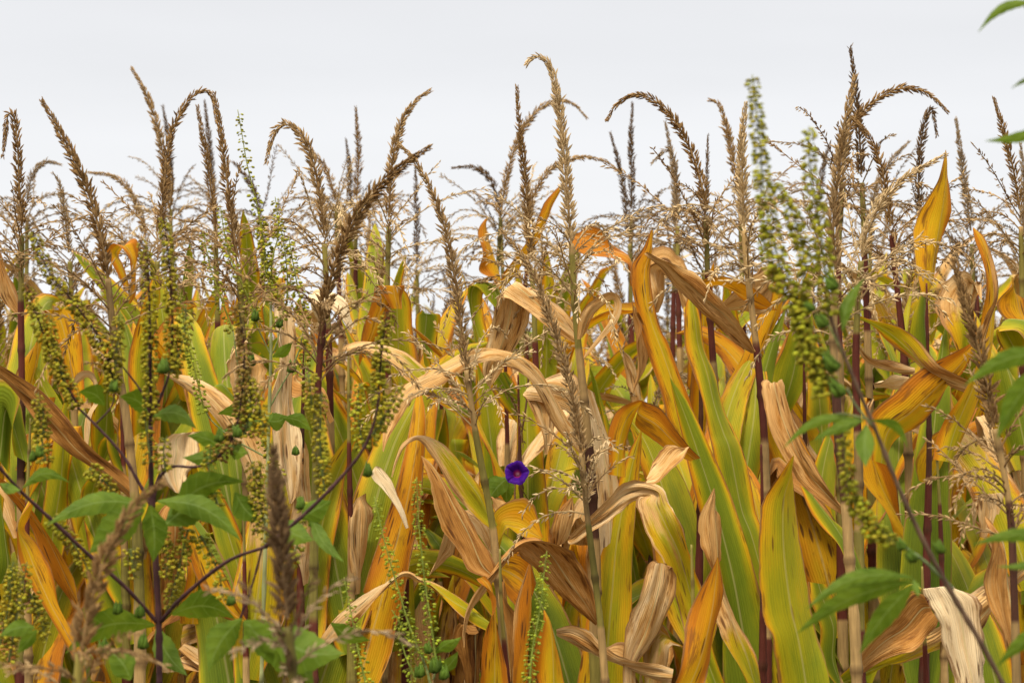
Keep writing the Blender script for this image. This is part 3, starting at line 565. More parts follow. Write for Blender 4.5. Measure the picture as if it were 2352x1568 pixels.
leaf('S18', '12', [(1340,1700,1600,1700),(1355,1540,1550,1540),(1385,1280,1500,1320),(1398,1150,1455,1160),(1392,1070,1402,1062)], 'gold', -.08, tilt=.5)
leaf('S18', '12', [(1130,850,1090,900),(1140,1000,1115,1010),(1200,1150,1130,1160),(1210,1350,1150,1350),(1190,1560,1140,1560)], 'rust', .05)
leaf('T13', '12', [(2700,1700,2560,1720),(2560,1300,2440,1420),(2480,900,2310,1000),(2410,640,2230,720),(2350,440,2110,520),(2290,330,2040,330),(2220,235,2090,290),(2080,178,2010,320),(1950,175,1930,385),(1850,285,1820,460),(1710,420,1700,525),(1610,510,1600,600),(1560,575,1562,590)], 'half', .15, d1=4.42, tilt=.35, gut=.4, label='long folded leaf, tan where it falls left')
leaf('T13', '12', [(2095,190,2110,160),(2180,180,2160,90),(2260,90,2210,50),(2360,10,2290,-40),(2400,-60,2350,-50)], 'straw', .1)
leaf('T13', '12', [(1460,650,1590,560),(1500,560,1580,500),(1540,420,1590,380),(1588,290,1594,288)], 'straw', .2)
leaf('S5', 'D', [(1690,1188,1712,1180),(1632,1115,1668,1100),(1562,1010,1612,1000),(1520,890,1572,890),(1488,800,1540,800),(1462,715,1520,755),(1450,650,1508,690),(1456,608,1502,630),(1482,572,1502,580),(1496,528,1500,528)], 'gold', -.1, tilt=.5, label='tall orange-tipped leaf')
leaf('S5', '11', [(2000,480,2040,600),(2000,650,2070,720),(2012,800,2090,850),(2035,980,2082,980),(2008,1140,2012,1142)], 'umber', -.12, tilt=.5)
leaf('S5', '11', [(1840,1700,1960,1720),(1850,1540,1965,1550),(1865,1400,1990,1420),(1925,1270,2040,1290),(2055,1200,2078,1218),(2100,1205,2012,1352),(2210,1245,2130,1455),(2310,1385,2250,1535),(2410,1520,2370,1590),(2520,1630,2500,1650)], 'gold', -.2, tilt=.4, gut=.2, label='folded orange leaf with brown patches')
leaf('S2', '21', [(500,2500,640,2460),(380,2150,560,2100),(300,1960,490,1900),(215,1568,425,1540),(165,1430,375,1400),(120,1230,300,1230),(75,1000,240,1000),(35,800,165,830),(20,620,135,660),(22,520,105,540),(50,450,95,480)], 'lime', -.25, d1=4.55, tilt=.5, label='long lime-green leaf')
leaf('T21', '21', [(505,850,490,858),(455,735,395,795),(355,590,260,700),(225,470,130,590),(105,370,15,460),(0,300,-60,390),(-92,232,-150,265),(-240,167,-268,180)], 'umber', -.04, d1=4.3, tilt=.5, crumple=.4, label='curled tan-brown leaf')
leaf('T21', '21', [(100,395,130,440),(150,360,190,420),(250,348,260,400),(350,368,340,450),(440,425,430,500),(540,490,530,550),(650,572,645,568)], 'orange', .08)
leaf('T21', '21', [(290,530,310,578),(400,470,430,545),(500,380,540,500),(590,290,620,440),(640,240,660,300)], 'straw', .2)
leaf('S3', '21', [(320,1340,350,1310),(300,1220,400,1230),(400,1010,530,1010),(500,730,630,770),(590,520,690,570),(625,380,700,400),(660,270,680,280)], 'gold', -.1, tilt=.5)
leaf('S3', '21', [(520,1500,620,1560),(590,1260,760,1240),(640,1040,850,1040),(700,820,880,800),(760,600,880,580),(830,400,900,330),(890,240,900,230)], 'lime', .03, tilt=.5)
leaf('T23', '22', [(1118,360,1108,412),(1000,205,945,292),(900,65,830,205),(825,-60,735,40),(772,-250,605,-215),(728,-410,565,-410),(700,-500,556,-480),(675,-505,590,-498),(650,-430,632,-430)], 'umber', .06, d1=4.1, tilt=.4, crumple=.3, label='brown leaf folded over at its top')
leaf('S1', '22', [(690,1700,1035,1700),(672,1520,1000,1520),(620,1270,952,1260),(560,1100,915,1050),(542,850,866,850),(540,650,828,640),(560,430,795,450),(605,280,775,270),(685,145,767,180),(748,20,764,60),(764,0,768,2)], 'yellow', -.12, tilt=.7, gut=.2, ruf=.004, W0=.062, label='broad upright yellow-green leaf')
leaf('S19', '22', [(-150,1720,120,1720),(-60,1568,150,1560),(0,1420,215,1400),(55,1250,262,1200),(105,1080,288,1000),(180,840,265,850),(238,700,245,700)], 'orange', -.05, tilt=.5)
leaf('S19', '22', [(200,780,265,720),(178,690,268,610),(152,560,275,440),(150,450,262,360),(190,320,240,300),(215,228,222,226)], 'umber', .15, tilt=.4)
leaf('S19', '22', [(500,1700,580,1640),(350,1400,500,1400),(280,1200,400,1200),(240,1060,330,1020),(230,900,280,880)], 'half', .12)
leaf('S2', '22', [(300,1030,340,1050),(420,850,480,1020),(480,760,540,980),(620,600,680,800),(760,520,800,640)], 'green', .1)
leaf('S1', '22', [(1180,900,1260,800),(1080,680,1200,660),(980,500,1110,520),(870,330,1000,380),(800,200,900,260)], 'lime', .15, tilt=.6)
leaf('S1', '22', [(1080,1600,1090,1560),(960,1400,1090,1400),(950,1200,1110,1170),(880,1010,1060,1020),(865,870,1000,890)], 'green', .1, tilt=.3)
leaf('S4', '21', [(1300,1600,1420,1640),(1310,1310,1500,1480),(1500,1140,1650,1360),(1650,1010,1810,1190),(1850,870,1930,1030),(1990,790,2015,860)], 'gold', -.12, tilt=.5, W0=.06, label='broad spotted orange leaf')
leaf('S4', '21', [(1660,480,1690,470),(1640,400,1760,330),(1645,180,1800,160),(1680,-20,1838,-60),(1722,-165,1840,-145),(1770,-320,1836,-340),(1795,-440,1832,-440),(1812,-535,1816,-535)], 'gold', .1, tilt=.6, label='upright yellow pointed leaf')
leaf('S4', '21', [(1720,1000,1690,960),(1640,980,1680,700),(1620,700,1670,500),(1640,430,1680,400)], 'green', .2)
leaf('T27', '21', [(1200,600,1200,640),(1285,628,1290,662),(1450,668,1405,762),(1580,760,1500,862),(1690,900,1605,958),(1760,965,1690,1020),(1900,1018,1850,1100),(2050,1080,2000,1132),(2190,1125,2186,1130)], 'half', .02, tilt=.5, crumple=.2)
leaf('T27', '21', [(1200,790,1195,840),(1290,880,1270,940),(1400,925,1390,1000),(1500,960,1500,1015),(1600,965,1600,1012)], 'tan', .1, tilt=.4, crumple=.4)
leaf('T27', '21', [(1310,1060,1330,1120),(1400,1040,1400,1100),(1450,1030,1500,1130),(1560,1030,1570,1050)], 'cream', .25)
leaf('S16', '21', [(1740,1600,1880,1620),(1800,1360,1950,1400),(1900,1130,2050,1140),(2020,880,2140,900),(2060,640,2176,640),(2084,420,2176,430),(2064,250,2155,240),(2025,90,2090,80),(2000,0,2006,0)], 'gold', -.05, tilt=.5, label='tall orange blade')
leaf('S16', '21', [(2040,800,2075,830),(2090,600,2140,620),(2150,480,2176,470),(2140,300,2172,330),(2100,130,2120,160)], 'rust', -.08, tilt=.3)
leaf('S16', '21', [(1900,900,2000,880),(1880,700,2040,690),(1880,520,2030,500),(1940,370,2060,360),(2000,380,2060,500)], 'half', .25)
leaf('S17', '21', [(2352,1100,2420,1100),(2380,900,2480,860),(2330,720,2470,680),(2200,690,2380,620),(2162,712,2300,640),(2250,870,2352,800),(2300,960,2352,900)], 'lime', -.1)
leaf('S17', '21', [(2260,350,2290,480),(2280,400,2360,520),(2320,580,2380,620),(2400,700,2440,680)], 'orange', .2)
leaf('S17', '21', [(2230,1568,2500,1568),(2180,1300,2400,1250),(2160,1100,2330,1050),(2150,940,2240,900),(2170,860,2190,850)], 'green', .15)
leaf('S6', '22', [(1690,1000,1900,930),(1662,915,1900,905),(1690,1010,2050,990),(1760,1130,2068,1180),(1810,1310,2082,1400),(1870,1500,2095,1560),(1900,1660,2100,1700)], 'cream', -.08, tilt=.4, ruf=.008, label='pale folded leaf')
leaf('S6', '22', [(1655,955,1760,1140),(1560,940,1740,1190),(1420,1130,1660,1265),(1300,1270,1500,1308),(1210,1400,1340,1395),(1190,1450,1240,1480),(1205,1508,1215,1512)], 'umber', -.04, tilt=.5, crumple=.2)
leaf('S6', '22', [(1700,930,1660,955),(1520,930,1600,900),(1430,1060,1480,1110),(1330,1250,1380,1290),(1280,1330,1300,1330)], 'yellow', .1)
leaf('S6', '22', [(1100,1540,1110,1568),(1190,1480,1200,1530),(1330,1400,1320,1490),(1560,1310,1560,1420),(1760,1240,1800,1320),(2000,1020,2070,1200),(2200,860,2230,980),(2352,740,2380,830)], 'half', .3)
leaf('T34', '22', [(2250,1350,2300,1330),(2220,1180,2290,1120),(2150,900,2260,860),(2130,640,2230,600),(2100,520,2160,500),(2080,420,2090,418)], 'rust', .4)
leaf('S16', '22', [(2050,560,2150,600),(2040,420,2280,420),(2045,300,2290,290),(2060,275,2270,272),(2080,420,2300,440),(2150,560,2290,600)], 'tan', .3)
leaf('S4', '22', [(1640,180,1700,210),(1650,60,1800,100),(1720,-60,1830,0),(1830,-180,1900,-120),(1900,-330,1990,-300)], 'gold', .05)
leaf('S4', '22', [(1730,800,1760,850),(1500,560,1680,740),(1400,400,1560,540),(1280,180,1450,330),(1240,0,1360,120),(1230,-120,1280,-60)], 'gold', .2)
# --- upper middle
leaf('S20', '11', [(1090,420,1120,420),(1040,300,1098,330),(985,210,1075,200),(965,120,1040,100),(960,30,1010,-20),(990,-60,1010,-60)], 'gold', .1)
leaf('S20', '11', [(1095,400,1120,420),(1130,270,1200,330),(1190,170,1270,220),(1300,40,1380,80),(1390,-120,1440,-60),(1420,-180,1470,-160),(1505,-290,1525,-280)], 'gold', .12, tilt=.4)
leaf('S20', '11', [(1110,600,1140,560),(1030,510,1115,470),(930,395,1095,385),(862,420,960,440),(870,600,960,610),(920,770,1000,770),(985,870,1000,862)], 'lime', -.2, tilt=.5)
leaf('S20', '11', [(1040,1000,1120,1000),(1150,1250,1250,1230),(1100,1200,1200,1180),(1050,1100,1160,1060),(1020,1000,1060,960)], 'green', -.1)
leaf('T11', '11', [(350,560,420,560),(300,480,430,480),(232,402,450,402),(200,560,335,560),(160,740,250,740),(130,900,150,900),(122,950,128,950)], 'orange', -.2, tilt=.4)
leaf('T11', '11', [(330,430,420,430),(310,600,480,520),(315,800,495,720),(330,1000,500,920),(380,1200,490,1160),(400,1380,480,1350)], 'lime', -.15)
leaf('T11', '11', [(560,560,600,600),(520,620,680,610),(515,800,660,760),(550,960,620,880),(590,960,600,955)], 'green', .1)
leaf('T17', '11', [(2010,400,2040,380),(1980,270,2000,250),(1900,235,1990,180),(1770,190,1850,140),(1690,150,1740,70),(1615,100,1640,60),(1585,50,1595,45)], 'orange', .1)
leaf('T17', '11', [(1690,700,1710,690),(1800,650,1780,600),(1900,610,1880,560),(2010,590,2000,540),(2060,540,2060,500)], 'gold', .1)
leaf('T17', '11', [(2160,600,2190,560),(2170,450,2240,470),(2150,320,2250,300),(2200,300,2260,290),(2300,400,2352,330),(2352,560,2430,480)], 'straw', .05)
leaf('T42', '11', [(1560,900,1640,880),(1640,560,1720,570),(1700,450,1800,420),(1780,330,1830,340),(1870,260,1890,250)], 'yellow', .1)
leaf('S7', '12', [(1200,500,1215,500),(1160,420,1220,440),(1080,350,1200,370),(1030,290,1060,290),(960,260,980,255)], 'umber', -.2)
# --- left third
leaf('S13', '01', [(870,440,895,400),(795,290,860,250),(738,165,845,185),(790,118,930,108),(876,200,966,200),(888,330,966,330),(882,450,946,450),(884,525,900,522)], 'gold', -.05, tilt=.5, label='orange leaf folded over its own green blade')
leaf('S13', '01', [(310,760,420,720),(290,600,450,590),(290,565,492,565),(350,690,530,685),(400,870,558,855),(432,1020,572,1000),(520,1200,590,1195)], 'orange', -.1, tilt=.5, label='broad orange leaf hanging from its fold')
leaf('S13', '01', [(500,1082,505,1105),(528,1012,570,1062),(582,985,620,1040),(645,1000,655,1100),(682,1100,652,1152),(682,1200,630,1232),(620,1310,588,1330),(600,1568,585,1568)], 'tan', -.2, tilt=.4)
leaf('S15', '01', [(-300,900,-300,960),(-150,910,-150,985),(0,960,0,1040),(110,1035,110,1125),(250,1140,205,1210),(350,1232,300,1330),(480,1350,400,1480),(600,1470,480,1590),(780,1650,690,1715),(900,1770,850,1830),(945,1870,935,1895)], 'rust', -.1, tilt=.5, crumple=.15, label='long rust-brown leaf')
leaf('S11', '01', [(905,1700,1090,1700),(905,1450,1100,1420),(898,1200,1092,1150),(918,920,1092,900),(945,650,1115,640),(990,480,1120,500),(1060,330,1090,330)], 'lime', -.02, tilt=.6, W0=.05)
leaf('S11', '02', [(280,840,400,820),(262,600,450,600),(290,400,478,380),(330,200,492,200),(362,0,492,0),(400,-200,480,-200),(450,-400,470,-400)], 'lime', -.1, tilt=.5)
leaf('S11', '01', [(640,1568,800,1568),(640,1350,800,1330),(650,1180,790,1150),(690,1060,760,1040),(720,1000,740,990)], 'lime', .1)
leaf('T35', '01', [(150,640,170,620),(40,500,130,430),(0,350,60,280),(-30,200,0,170),(-50,60,-40,50)], 'rust', .1, tilt=.5)
leaf('T35', '01', [(150,1350,190,1340),(90,1300,200,1240),(120,1180,260,1050),(180,950,300,850),(230,820,300,700)], 'gold', .05)
leaf('T35', '01', [(-60,1500,60,1700),(-80,1250,120,1300),(0,1240,130,1250),(60,1400,200,1500),(100,1568,220,1640)], 'green', -.05)
leaf('S14', '01', [(1190,1420,1385,1402),(1065,1488,1370,1425),(1075,1568,1362,1540),(1085,1650,1330,1640),(1130,1750,1300,1720),(1200,1820,1260,1838)], 'cream', -.5, tilt=.4, ruf=.009)
leaf('S14', '02', [(1330,750,1400,720),(1270,460,1335,440),(1330,690,1450,650),(1390,900,1560,850),(1480,1080,1640,1010),(1660,1160,1700,1130)], 'gold', -.03, tilt=.5)
leaf('S14', '02', [(1130,1060,1160,1040),(1105,800,1245,720),(1108,560,1262,520),(1120,430,1255,420),(1180,300,1230,300)], 'rust', .0)
leaf('S14', '02', [(1240,1160,1420,1160),(1245,1000,1400,980),(1290,830,1380,800),(1290,700,1340,690)], 'gold', .08)
leaf('S14', '02', [(1560,850,1600,800),(1400,560,1560,600),(1385,545,1560,530),(1480,510,1560,500),(1600,500,1610,520)], 'lime', .2)
leaf('S9', '01', [(1890,540,2000,540),(1885,700,2010,700),(1900,950,2012,950),(1862,1200,2030,1280),(1885,1420,2036,1480),(1900,1600,2060,1650),(1960,1800,2040,1830),(1990,1900,2010,1900)], 'tan', -.05, tilt=.5, crumple=.5, label='wrinkled straw leaf hanging straight down')
leaf('S9', '01', [(1700,800,1720,760),(1620,860,1700,840),(1558,950,1780,918),(1568,1040,1765,1020),(1600,1180,1722,1180),(1640,1300,1680,1300)], 'tan', .0)
leaf('S9', '01', [(1600,1200,1620,1160),(1455,1110,1580,1080),(1455,1120,1600,1210),(1460,1300,1620,1300),(1470,1500,1600,1480)], 'lime', .1)
leaf('S9', '01', [(2280,1350,2300,1300),(2150,1150,2230,1130),(2010,1080,2090,1050),(2020,1020,2050,1000)], 'rust', .05)
leaf('S9', '01', [(1720,820,1730,800),(1800,870,1850,850),(1880,1040,1950,1000),(1800,960,1850,920),(1950,1100,1990,1080)], 'lime', .15)
leaf('S12', '02', [(200,320,215,290),(128,430,190,400),(122,520,160,505),(140,700,260,600),(200,900,330,730),(300,1110,405,920),(420,1290,475,1080),(520,1420,560,1300),(570,1568,600,1540)], 'gold', -.05, tilt=.5, W0=.055, label='broad golden leaf folded at its top')
leaf('S12', '02', [(-60,900,80,860),(-60,700,130,850),(-60,520,100,740),(-50,330,60,560),(-60,150,20,300)], 'green', .05)
leaf('S12', '02', [(160,300,200,320),(230,-20,330,0),(290,-200,380,-180),(300,-400,380,-400)], 'orange', .1)
leaf('S10', '02', [(2100,900,2120,860),(2090,640,2160,600),(2040,300,2160,260),(2030,50,2130,0),(2060,-100,2100,-100)], 'tan', -.05)
leaf('S10', '01', [(2420,700,2430,660),(2280,560,2400,500),(2120,480,2250,430),(2120,500,2200,560),(2180,620,2230,700)], 'cream', .1)
leaf('S10', '12', [(440,505,470,495),(380,360,440,380),(290,210,360,210),(230,130,280,100),(225,85,245,72)], 'cream', -.4, tilt=.3)
leaf('S10', '12', [(90,960,130,940),(80,700,170,680),(95,420,185,400),(100,300,170,260)], 'tan', .02)
leaf('S10', '02', [(1230,1330,1260,1310),(1420,1480,1460,1420),(1560,1600,1700,1560),(1400,1500,1500,1450),(1100,1400,1300,1380),(1080,1500,1280,1480)], 'straw', .1)
leaf('S8', '12', [(240,1230,280,1200),(420,1150,470,1100),(620,700,690,720),(600,600,660,560),(560,520,600,500)], 'green', .1)
leaf('S8', '12', [(180,500,240,800),(240,600,300,860),(180,450,230,700),(175,330,200,500)], 'lime', .12)
leaf('S8', '12', [(860,1600,960,1560),(820,1300,1000,1200),(860,1200,1020,1180),(900,1180,960,1170),(760,1400,800,1420)], 'rust', .0)
leaf('S19', '12', [(1950,1600,2040,1600),(1950,1380,2050,1450),(1985,1150,2200,1250),(2075,900,2290,900),(2130,750,2282,770),(2180,740,2250,745)], 'tan', .35, tilt=.4, crumple=.3)

# ------------------------------------------------------------------ giant ragweed
_ico = None
def ico():
    global _ico
    if _ico is None:
        g = (1 + 5 ** .5) / 2
        v = nrm(np.array([(-1, g, 0), (1, g, 0), (-1, -g, 0), (1, -g, 0), (0, -1, g), (0, 1, g), (0, -1, -g), (0, 1, -g), (g, 0, -1), (g, 0, 1), (-g, 0, -1), (-g, 0, 1)], float))
        f = [(0,11,5),(0,5,1),(0,1,7),(0,7,10),(0,10,11),(1,5,9),(5,11,4),(11,10,2),(10,7,6),(7,1,8),(3,9,4),(3,4,2),(3,2,6),(3,6,8),(3,8,9),(4,9,5),(2,4,11),(6,2,10),(8,6,7),(9,8,1)]
        _ico = (v, f)
    return _ico
BUDC = dict(green=(.30, .29, .020), olive=(.29, .25, .018), fresh=(.26, .30, .022), brown=(.21, .135, .025))
def flower_spike(root, org, pts, d, col='green', dens=1.0, wd=1.0, stem=(.24, .28, .07), d1=None, size=1.0, bare=0.0):
    a = np.array(pts, float); p = crom(P(a[:, 0], a[:, 1], np.linspace(d, d if d1 is None else d1, len(a))), 60); q, L = resample(p, 80); t, A, Bn = frames(q)
    bag = Bag(); u = np.linspace(0, 1, 80); tube(bag, q, .0013 * (1.25 - .8 * u), np.array(stem), 5)
    V, F = ico(); m = int(L * 620 * dens); c0 = np.array(BUDC[col])
    for i in range(m):
        k = bare + (1 - bare) * (i // 3) * 3 / m + rng.normal() * .0018 / L; k = min(max(k, 0), 1); j = min(int(k * 79), 79)
        az = i * 2.094 + (i // 3) * .55 + rng.normal() * .3; rad = A[j] * math.cos(az) + Bn[j] * math.sin(az)
        reach = (.0062 + .0034 * rng.random()) * wd * (1 - .35 * k ** 3); pos = q[j] + rad * reach + np.array([0, 0, -.0012])
        r = .0026 * rng.choice([.6, .85, 1.0, 1.15, 1.3]) * size * (1 - .3 * k ** 3)
        if rng.random() < .08: continue
        v = (V * r * np.array([1.1, 1.1, .75])) * rng.uniform(.8, 1.2, (12, 1)) + V[:, [2]] * rad * -.0009; v[:, 2] += np.where(V[:, 2] > .3, .0006, 0)
        c = c0 * rng.uniform(.55, 1.3) * np.array([1, rng.uniform(.86, 1.1), 1])
        cc = np.where(V[:, 2:3] < -.2, c * np.array([1.2, 1.12, .8]), c)
        bag.add(v + pos, F, cc); tube(bag, [q[j], pos + np.array([0, 0, .001])], .00035, np.array(stem), 3)
    return bag.obj('flower_spike', M_BUD, root, org)
def wstem(bag, pts, d, r0, r1, c, d1=None):
    a = np.array(pts, float); p = crom(P(a[:, 0], a[:, 1], np.linspace(d, d if d1 is None else d1, len(a))), max(12, len(a) * 7))
    rr = np.linspace(r0, r1, len(p)) * .72 * (1 + .10 * rng.normal(size=len(p))); rr[::7] *= 1.18
    tube(bag, p, rr, np.array(c) * rng.uniform(.7, 1.35, (len(p), 1)), 8)
def lobe_leaf(root, org, lobes, d, label=None, dd=.03):
    """one palmate leaf: each lobe is a list of (x, y, x, y) stations from the petiole outwards"""
    V, F, U, n0 = [], [], [], 0
    for i, st in enumerate(lobes):
        a = np.array(st, float); n = len(a); dc = d + np.linspace(0, 1, n) * dd * rng.uniform(-1.6, 1.2) + i * .0035
        ppm = 2352 / K / d; w = np.hypot(a[:, 2] - a[:, 0], a[:, 3] - a[:, 1]) / 2 / ppm; ex = w * rng.uniform(-.7, .7)
        v, f, uv, _ = ribbon(P(a[:, 0], a[:, 1], dc - ex), P(a[:, 2], a[:, 3], dc + ex), n=26, m=7, curl=.25, gut=.22, ruf=.002, seed=int(rng.integers(9999)))
        v = v.reshape(26, 7, 3); mid = v[:, 3]                         # toothed margin
        for e_ in (0, 6): v[:, e_] = mid + (v[:, e_] - mid) * (1 + .10 * ((np.arange(26) % 3) / 2 - .5))[:, None]
        v = v.reshape(-1, 3); V.append(v); U.append(uv); F += [[q + n0 for q in g] for g in f]; n0 += len(v)
    o = mk('leaf', np.vstack(V), F, M_WEED, root, uv=np.vstack(U), org=org)
    if label: o['label'] = label
    return o
LW = [1.25]
def lobe(x0, y0, x1, y1, w, bend=0.0):
    """a lanceolate lobe from (x0, y0) to (x1, y1), w pixels wide at most"""
    dx, dy = x1 - x0, y1 - y0; L = math.hypot(dx, dy); nx, ny = -dy / L, dx / L; st = []; w *= LW[0]
    for t, k in ((0, .10), (.12, .42), (.3, .92), (.48, 1), (.68, .72), (.85, .34), (1, .02)):
        cx = x0 + dx * t + nx * bend * math.sin(pi * t) * L; cy = y0 + dy * t + ny * bend * math.sin(pi * t) * L
        st.append((cx - nx * w / 2 * k, cy - ny * w / 2 * k, cx + nx * w / 2 * k, cy + ny * w / 2 * k))
    return st
def bur(root, org, x, y, d, s=1.0, up=(0, 0, 1)):
    """a knot of pointed green bracts round the young seeds"""
    bag = Bag(); c = P(x, y, d); up = np.array(up, float)
    for i in range(13):
        z = 1 - i / 12 * 1.25; az = i * 2.4; r = math.sqrt(max(0.05, 1 - z * z)); dr = nrm(np.array([math.cos(az) * r, math.sin(az) * r, z]) * .8 + up * .35 + np.array([0, 0, .1]))
        L = .0075 * s * rng.uniform(.8, 1.2); b0 = c + dr * .001 * s; u_ = nrm(up + rng.normal(size=3) * .12); p = np.array([b0, b0 + dr * L * .45 + u_ * L * .1, c + dr * L * .5 + u_ * L * .8, c + dr * L * .32 + u_ * L * rng.uniform(1.2, 1.9)])
        tube(bag, p, np.array([.0012, .0027, .0019, .0002]) * s, np.array((.072, .120, .012)) * rng.uniform(.7, 1.3), 6)
    return bag.obj('seed_cluster', M_BUD, root, org)
def weed(label, x, d, group='tall ragweed plants in front of the corn'):
    p = P(x, 1568, d); foot = np.array([p[0], p[1], 0]); return empty('ragweed_plant', foot, label, 'weed', group), foot
def to_ground(bag, x, y, d, r, c, foot):
    p = P(x, y, d); tube(bag, np.array([p * (1 - t) + foot * t for t in np.linspace(0, 1, 12)]), np.linspace(r * .74, r * 1.2, 12), np.array(c), 8)
PU, GS = (.052, .022, .022), (.16, .19, .06)
# A: dark purple stems at lower left
d = 3.25; A, fa = weed('bushy ragweed with dark purple forked stems at lower left', 365, d); b = Bag()
to_ground(b, 366, 1568, d, .0062, PU, fa)
wstem(b, [(366, 1575), (365, 1440), (358, 1290), (348, 1130), (346, 975)], d, .0062, .0042, PU)
wstem(b, [(346, 975), (345, 850), (343, 700), (338, 600)], d, .0038, .0015, PU)
wstem(b, [(347, 955), (372, 905), (392, 840), (394, 740)], d, .0028, .0016, PU)
wstem(b, [(345, 955), (325, 900), (282, 842)], d, .0022, .0015, PU)
wstem(b, [(352, 1170), (320, 1110), (278, 1040), (212, 968), (178, 935)], d, .0034, .0022, PU)
wstem(b, [(222, 972), (258, 930), (262, 880)], d, .0018, .0012, PU)
wstem(b, [(364, 1432), (290, 1350), (200, 1270), (120, 1195), (50, 1130), (0, 1075), (-30, 1040)], d, .0036, .0026, PU, d1=3.1)
wstem(b, [(368, 1428), (420, 1370), (520, 1290), (610, 1255)], d, .0036, .003, PU, d1=3.1)
wstem(b, [(610, 1255), (700, 1180), (780, 1100), (835, 1030), (862, 960), (872, 900)], 3.1, .0034, .0016, PU, d1=3.05)
wstem(b, [(352, 1165), (362, 1105), (395, 1072), (450, 1072), (495, 1055), (520, 1030)], d, .0030, .0018, PU)
wstem(b, [(552, 1420), (580, 1340), (604, 1250)], d, .0022, .0018, PU)
b.obj('stem', M_STEM, A, fa)
for pts, c, de, s_ in (
    ([(346, 960), (345, 820), (343, 700), (338, 600), (322, 552)], 'olive', .9, PU), ([(393, 850), (396, 740), (388, 600), (375, 495)], 'olive', 1.1, PU),
    ([(178, 930), (140, 860), (105, 780), (80, 710), (62, 650)], 'olive', 1.25, PU), ([(262, 880), (230, 780), (165, 690), (110, 620), (75, 528)], 'olive', 1.15, PU),
    ([(258, 900), (268, 800), (274, 720)], 'olive', 1.0, GS), ([(500, 1050), (540, 990), (558, 880), (560, 780), (545, 695)], 'brown', 1.0, PU),
    ([(604, 1000), (600, 950), (585, 880)], 'olive', 1.0, GS), ([(868, 935), (872, 860), (880, 780), (890, 715)], 'olive', 1.3, PU),
    ([(105, 1060), (92, 980), (88, 900)], 'olive', .9, GS), ([(98, 1000), (100, 930)], 'olive', 1.0, GS),
    ([(120, 1190), (170, 1250), (215, 1330)], 'olive', 1.1, GS), ([(20, 1520), (40, 1400), (62, 1290)], 'olive', .9, GS), ([(60, 1340), (85, 1400), (108, 1470)], 'olive', 1.0, GS),
    ([(205, 1075), (235, 1100), (272, 1140)], 'olive', 1.5, GS), ([(372, 1215), (385, 1280), (380, 1330)], 'olive', 1.1, GS), ([(432, 1215), (412, 1300), (385, 1400)], 'olive', 1.1, GS),
    ([(560, 1000), (575, 940), (572, 860)], 'olive', 1.0, GS), ([(835, 1030), (822, 950), (826, 880)], 'green', 1.0, GS), ([(848, 1010), (905, 920), (925, 880)], 'olive', 1.1, GS), ([(745, 1130), (735, 1010), (740, 900)], 'olive', .9, GS),
    ([(620, 1250), (596, 1150), (600, 1060)], 'olive', .9, GS), ([(392, 860), (420, 780), (428, 700)], 'olive', .9, GS), ([(150, 880), (122, 800), (112, 720)], 'olive', 1.0, GS), ([(345, 1060), (338, 1000), (330, 940)], 'olive', .7, GS),
    ([(660, 1300), (690, 1230), (700, 1150)], 'green', .8, GS), ([(500, 1160), (480, 1090), (484, 1020)], 'olive', .8, GS), ([(0, 1480), (22, 1380), (30, 1290)], 'olive', 1.0, GS),
    ([(300, 1260), (308, 1330)], 'olive', .8, GS), ([(462, 1230), (500, 1310), (515, 1380)], 'green', .9, GS), ([(580, 1060), (585, 1120), (592, 1230)], 'olive', 1.0, GS),
    ([(710, 860), (715, 920), (722, 960)], 'olive', .9, GS), ([(380, 1080), (376, 1030), (384, 1000)], 'olive', .9, GS)):
    flower_spike(A, fa, pts, d - .02, c, de * 2.1, wd=1.15, stem=s_, size=.95)
lobe_leaf(A, fa, [lobe(335, 1160, 108, 1205, 42, .12), lobe(330, 1168, 205, 1270, 62, .02), lobe(345, 1160, 352, 1290, 48, -.05)], d - .1, 'broad three-lobed leaf')
lobe_leaf(A, fa, [lobe(362, 1150, 552, 1240, 44, -.14), lobe(395, 1180, 560, 1105, 55, -.16), lobe(380, 1205, 500, 1130, 60, -.05), lobe(540, 1130, 600, 1200, 40, .1)], d - .05)
lobe_leaf(A, fa, [lobe(395, 1410, 540, 1420, 48, -.18), lobe(355, 1435, 150, 1500, 52, .16), lobe(360, 1440, 430, 1550, 44, .1)], d + .05)
lobe_leaf(A, fa, [lobe(342, 950, 275, 910, 42, .18)], d + .02); lobe_leaf(A, fa, [lobe(350, 955, 452, 985, 34, -.2)], d + .02)
lobe_leaf(A, fa, [lobe(52, 1120, 160, 1108, 24, -.25)], d - .05); lobe_leaf(A, fa, [lobe(0, 1110, 48, 1125, 20, .1)], d - .1)
lobe_leaf(A, fa, [lobe(240, 930, 180, 900, 36, .2)], d); lobe_leaf(A, fa, [lobe(560, 1430, 680, 1568, 70, -.12), lobe(555, 1420, 480, 1540, 52, .1), lobe(560, 1425, 640, 1500, 60)], d - .25)
lobe_leaf(A, fa, [lobe(620, 1450, 790, 1500, 82, .12), lobe(640, 1470, 720, 1570, 70)], d - .35)
lobe_leaf(A, fa, [lobe(80, 1440, 0, 1460, 30, .1), lobe(85, 1445, 40, 1500, 26)], d - .3); lobe_leaf(A, fa, [lobe(300, 1560, 245, 1490, 50, .1)], d - .2)
lobe_leaf(A, fa, [lobe(640, 1195, 720, 1240, 46, .1), lobe(690, 1190, 760, 1150, 44)], d - .1); lobe_leaf(A, fa, [lobe(715, 1180, 790, 1290, 26, .1)], d - .1)
lobe_leaf(A, fa, [lobe(512, 1030, 430, 1000, 30, .1), lobe(515, 1035, 420, 1050, 30, -.1)], d); lobe_leaf(A, fa, [lobe(525, 1025, 570, 1040, 30, .1)], d)
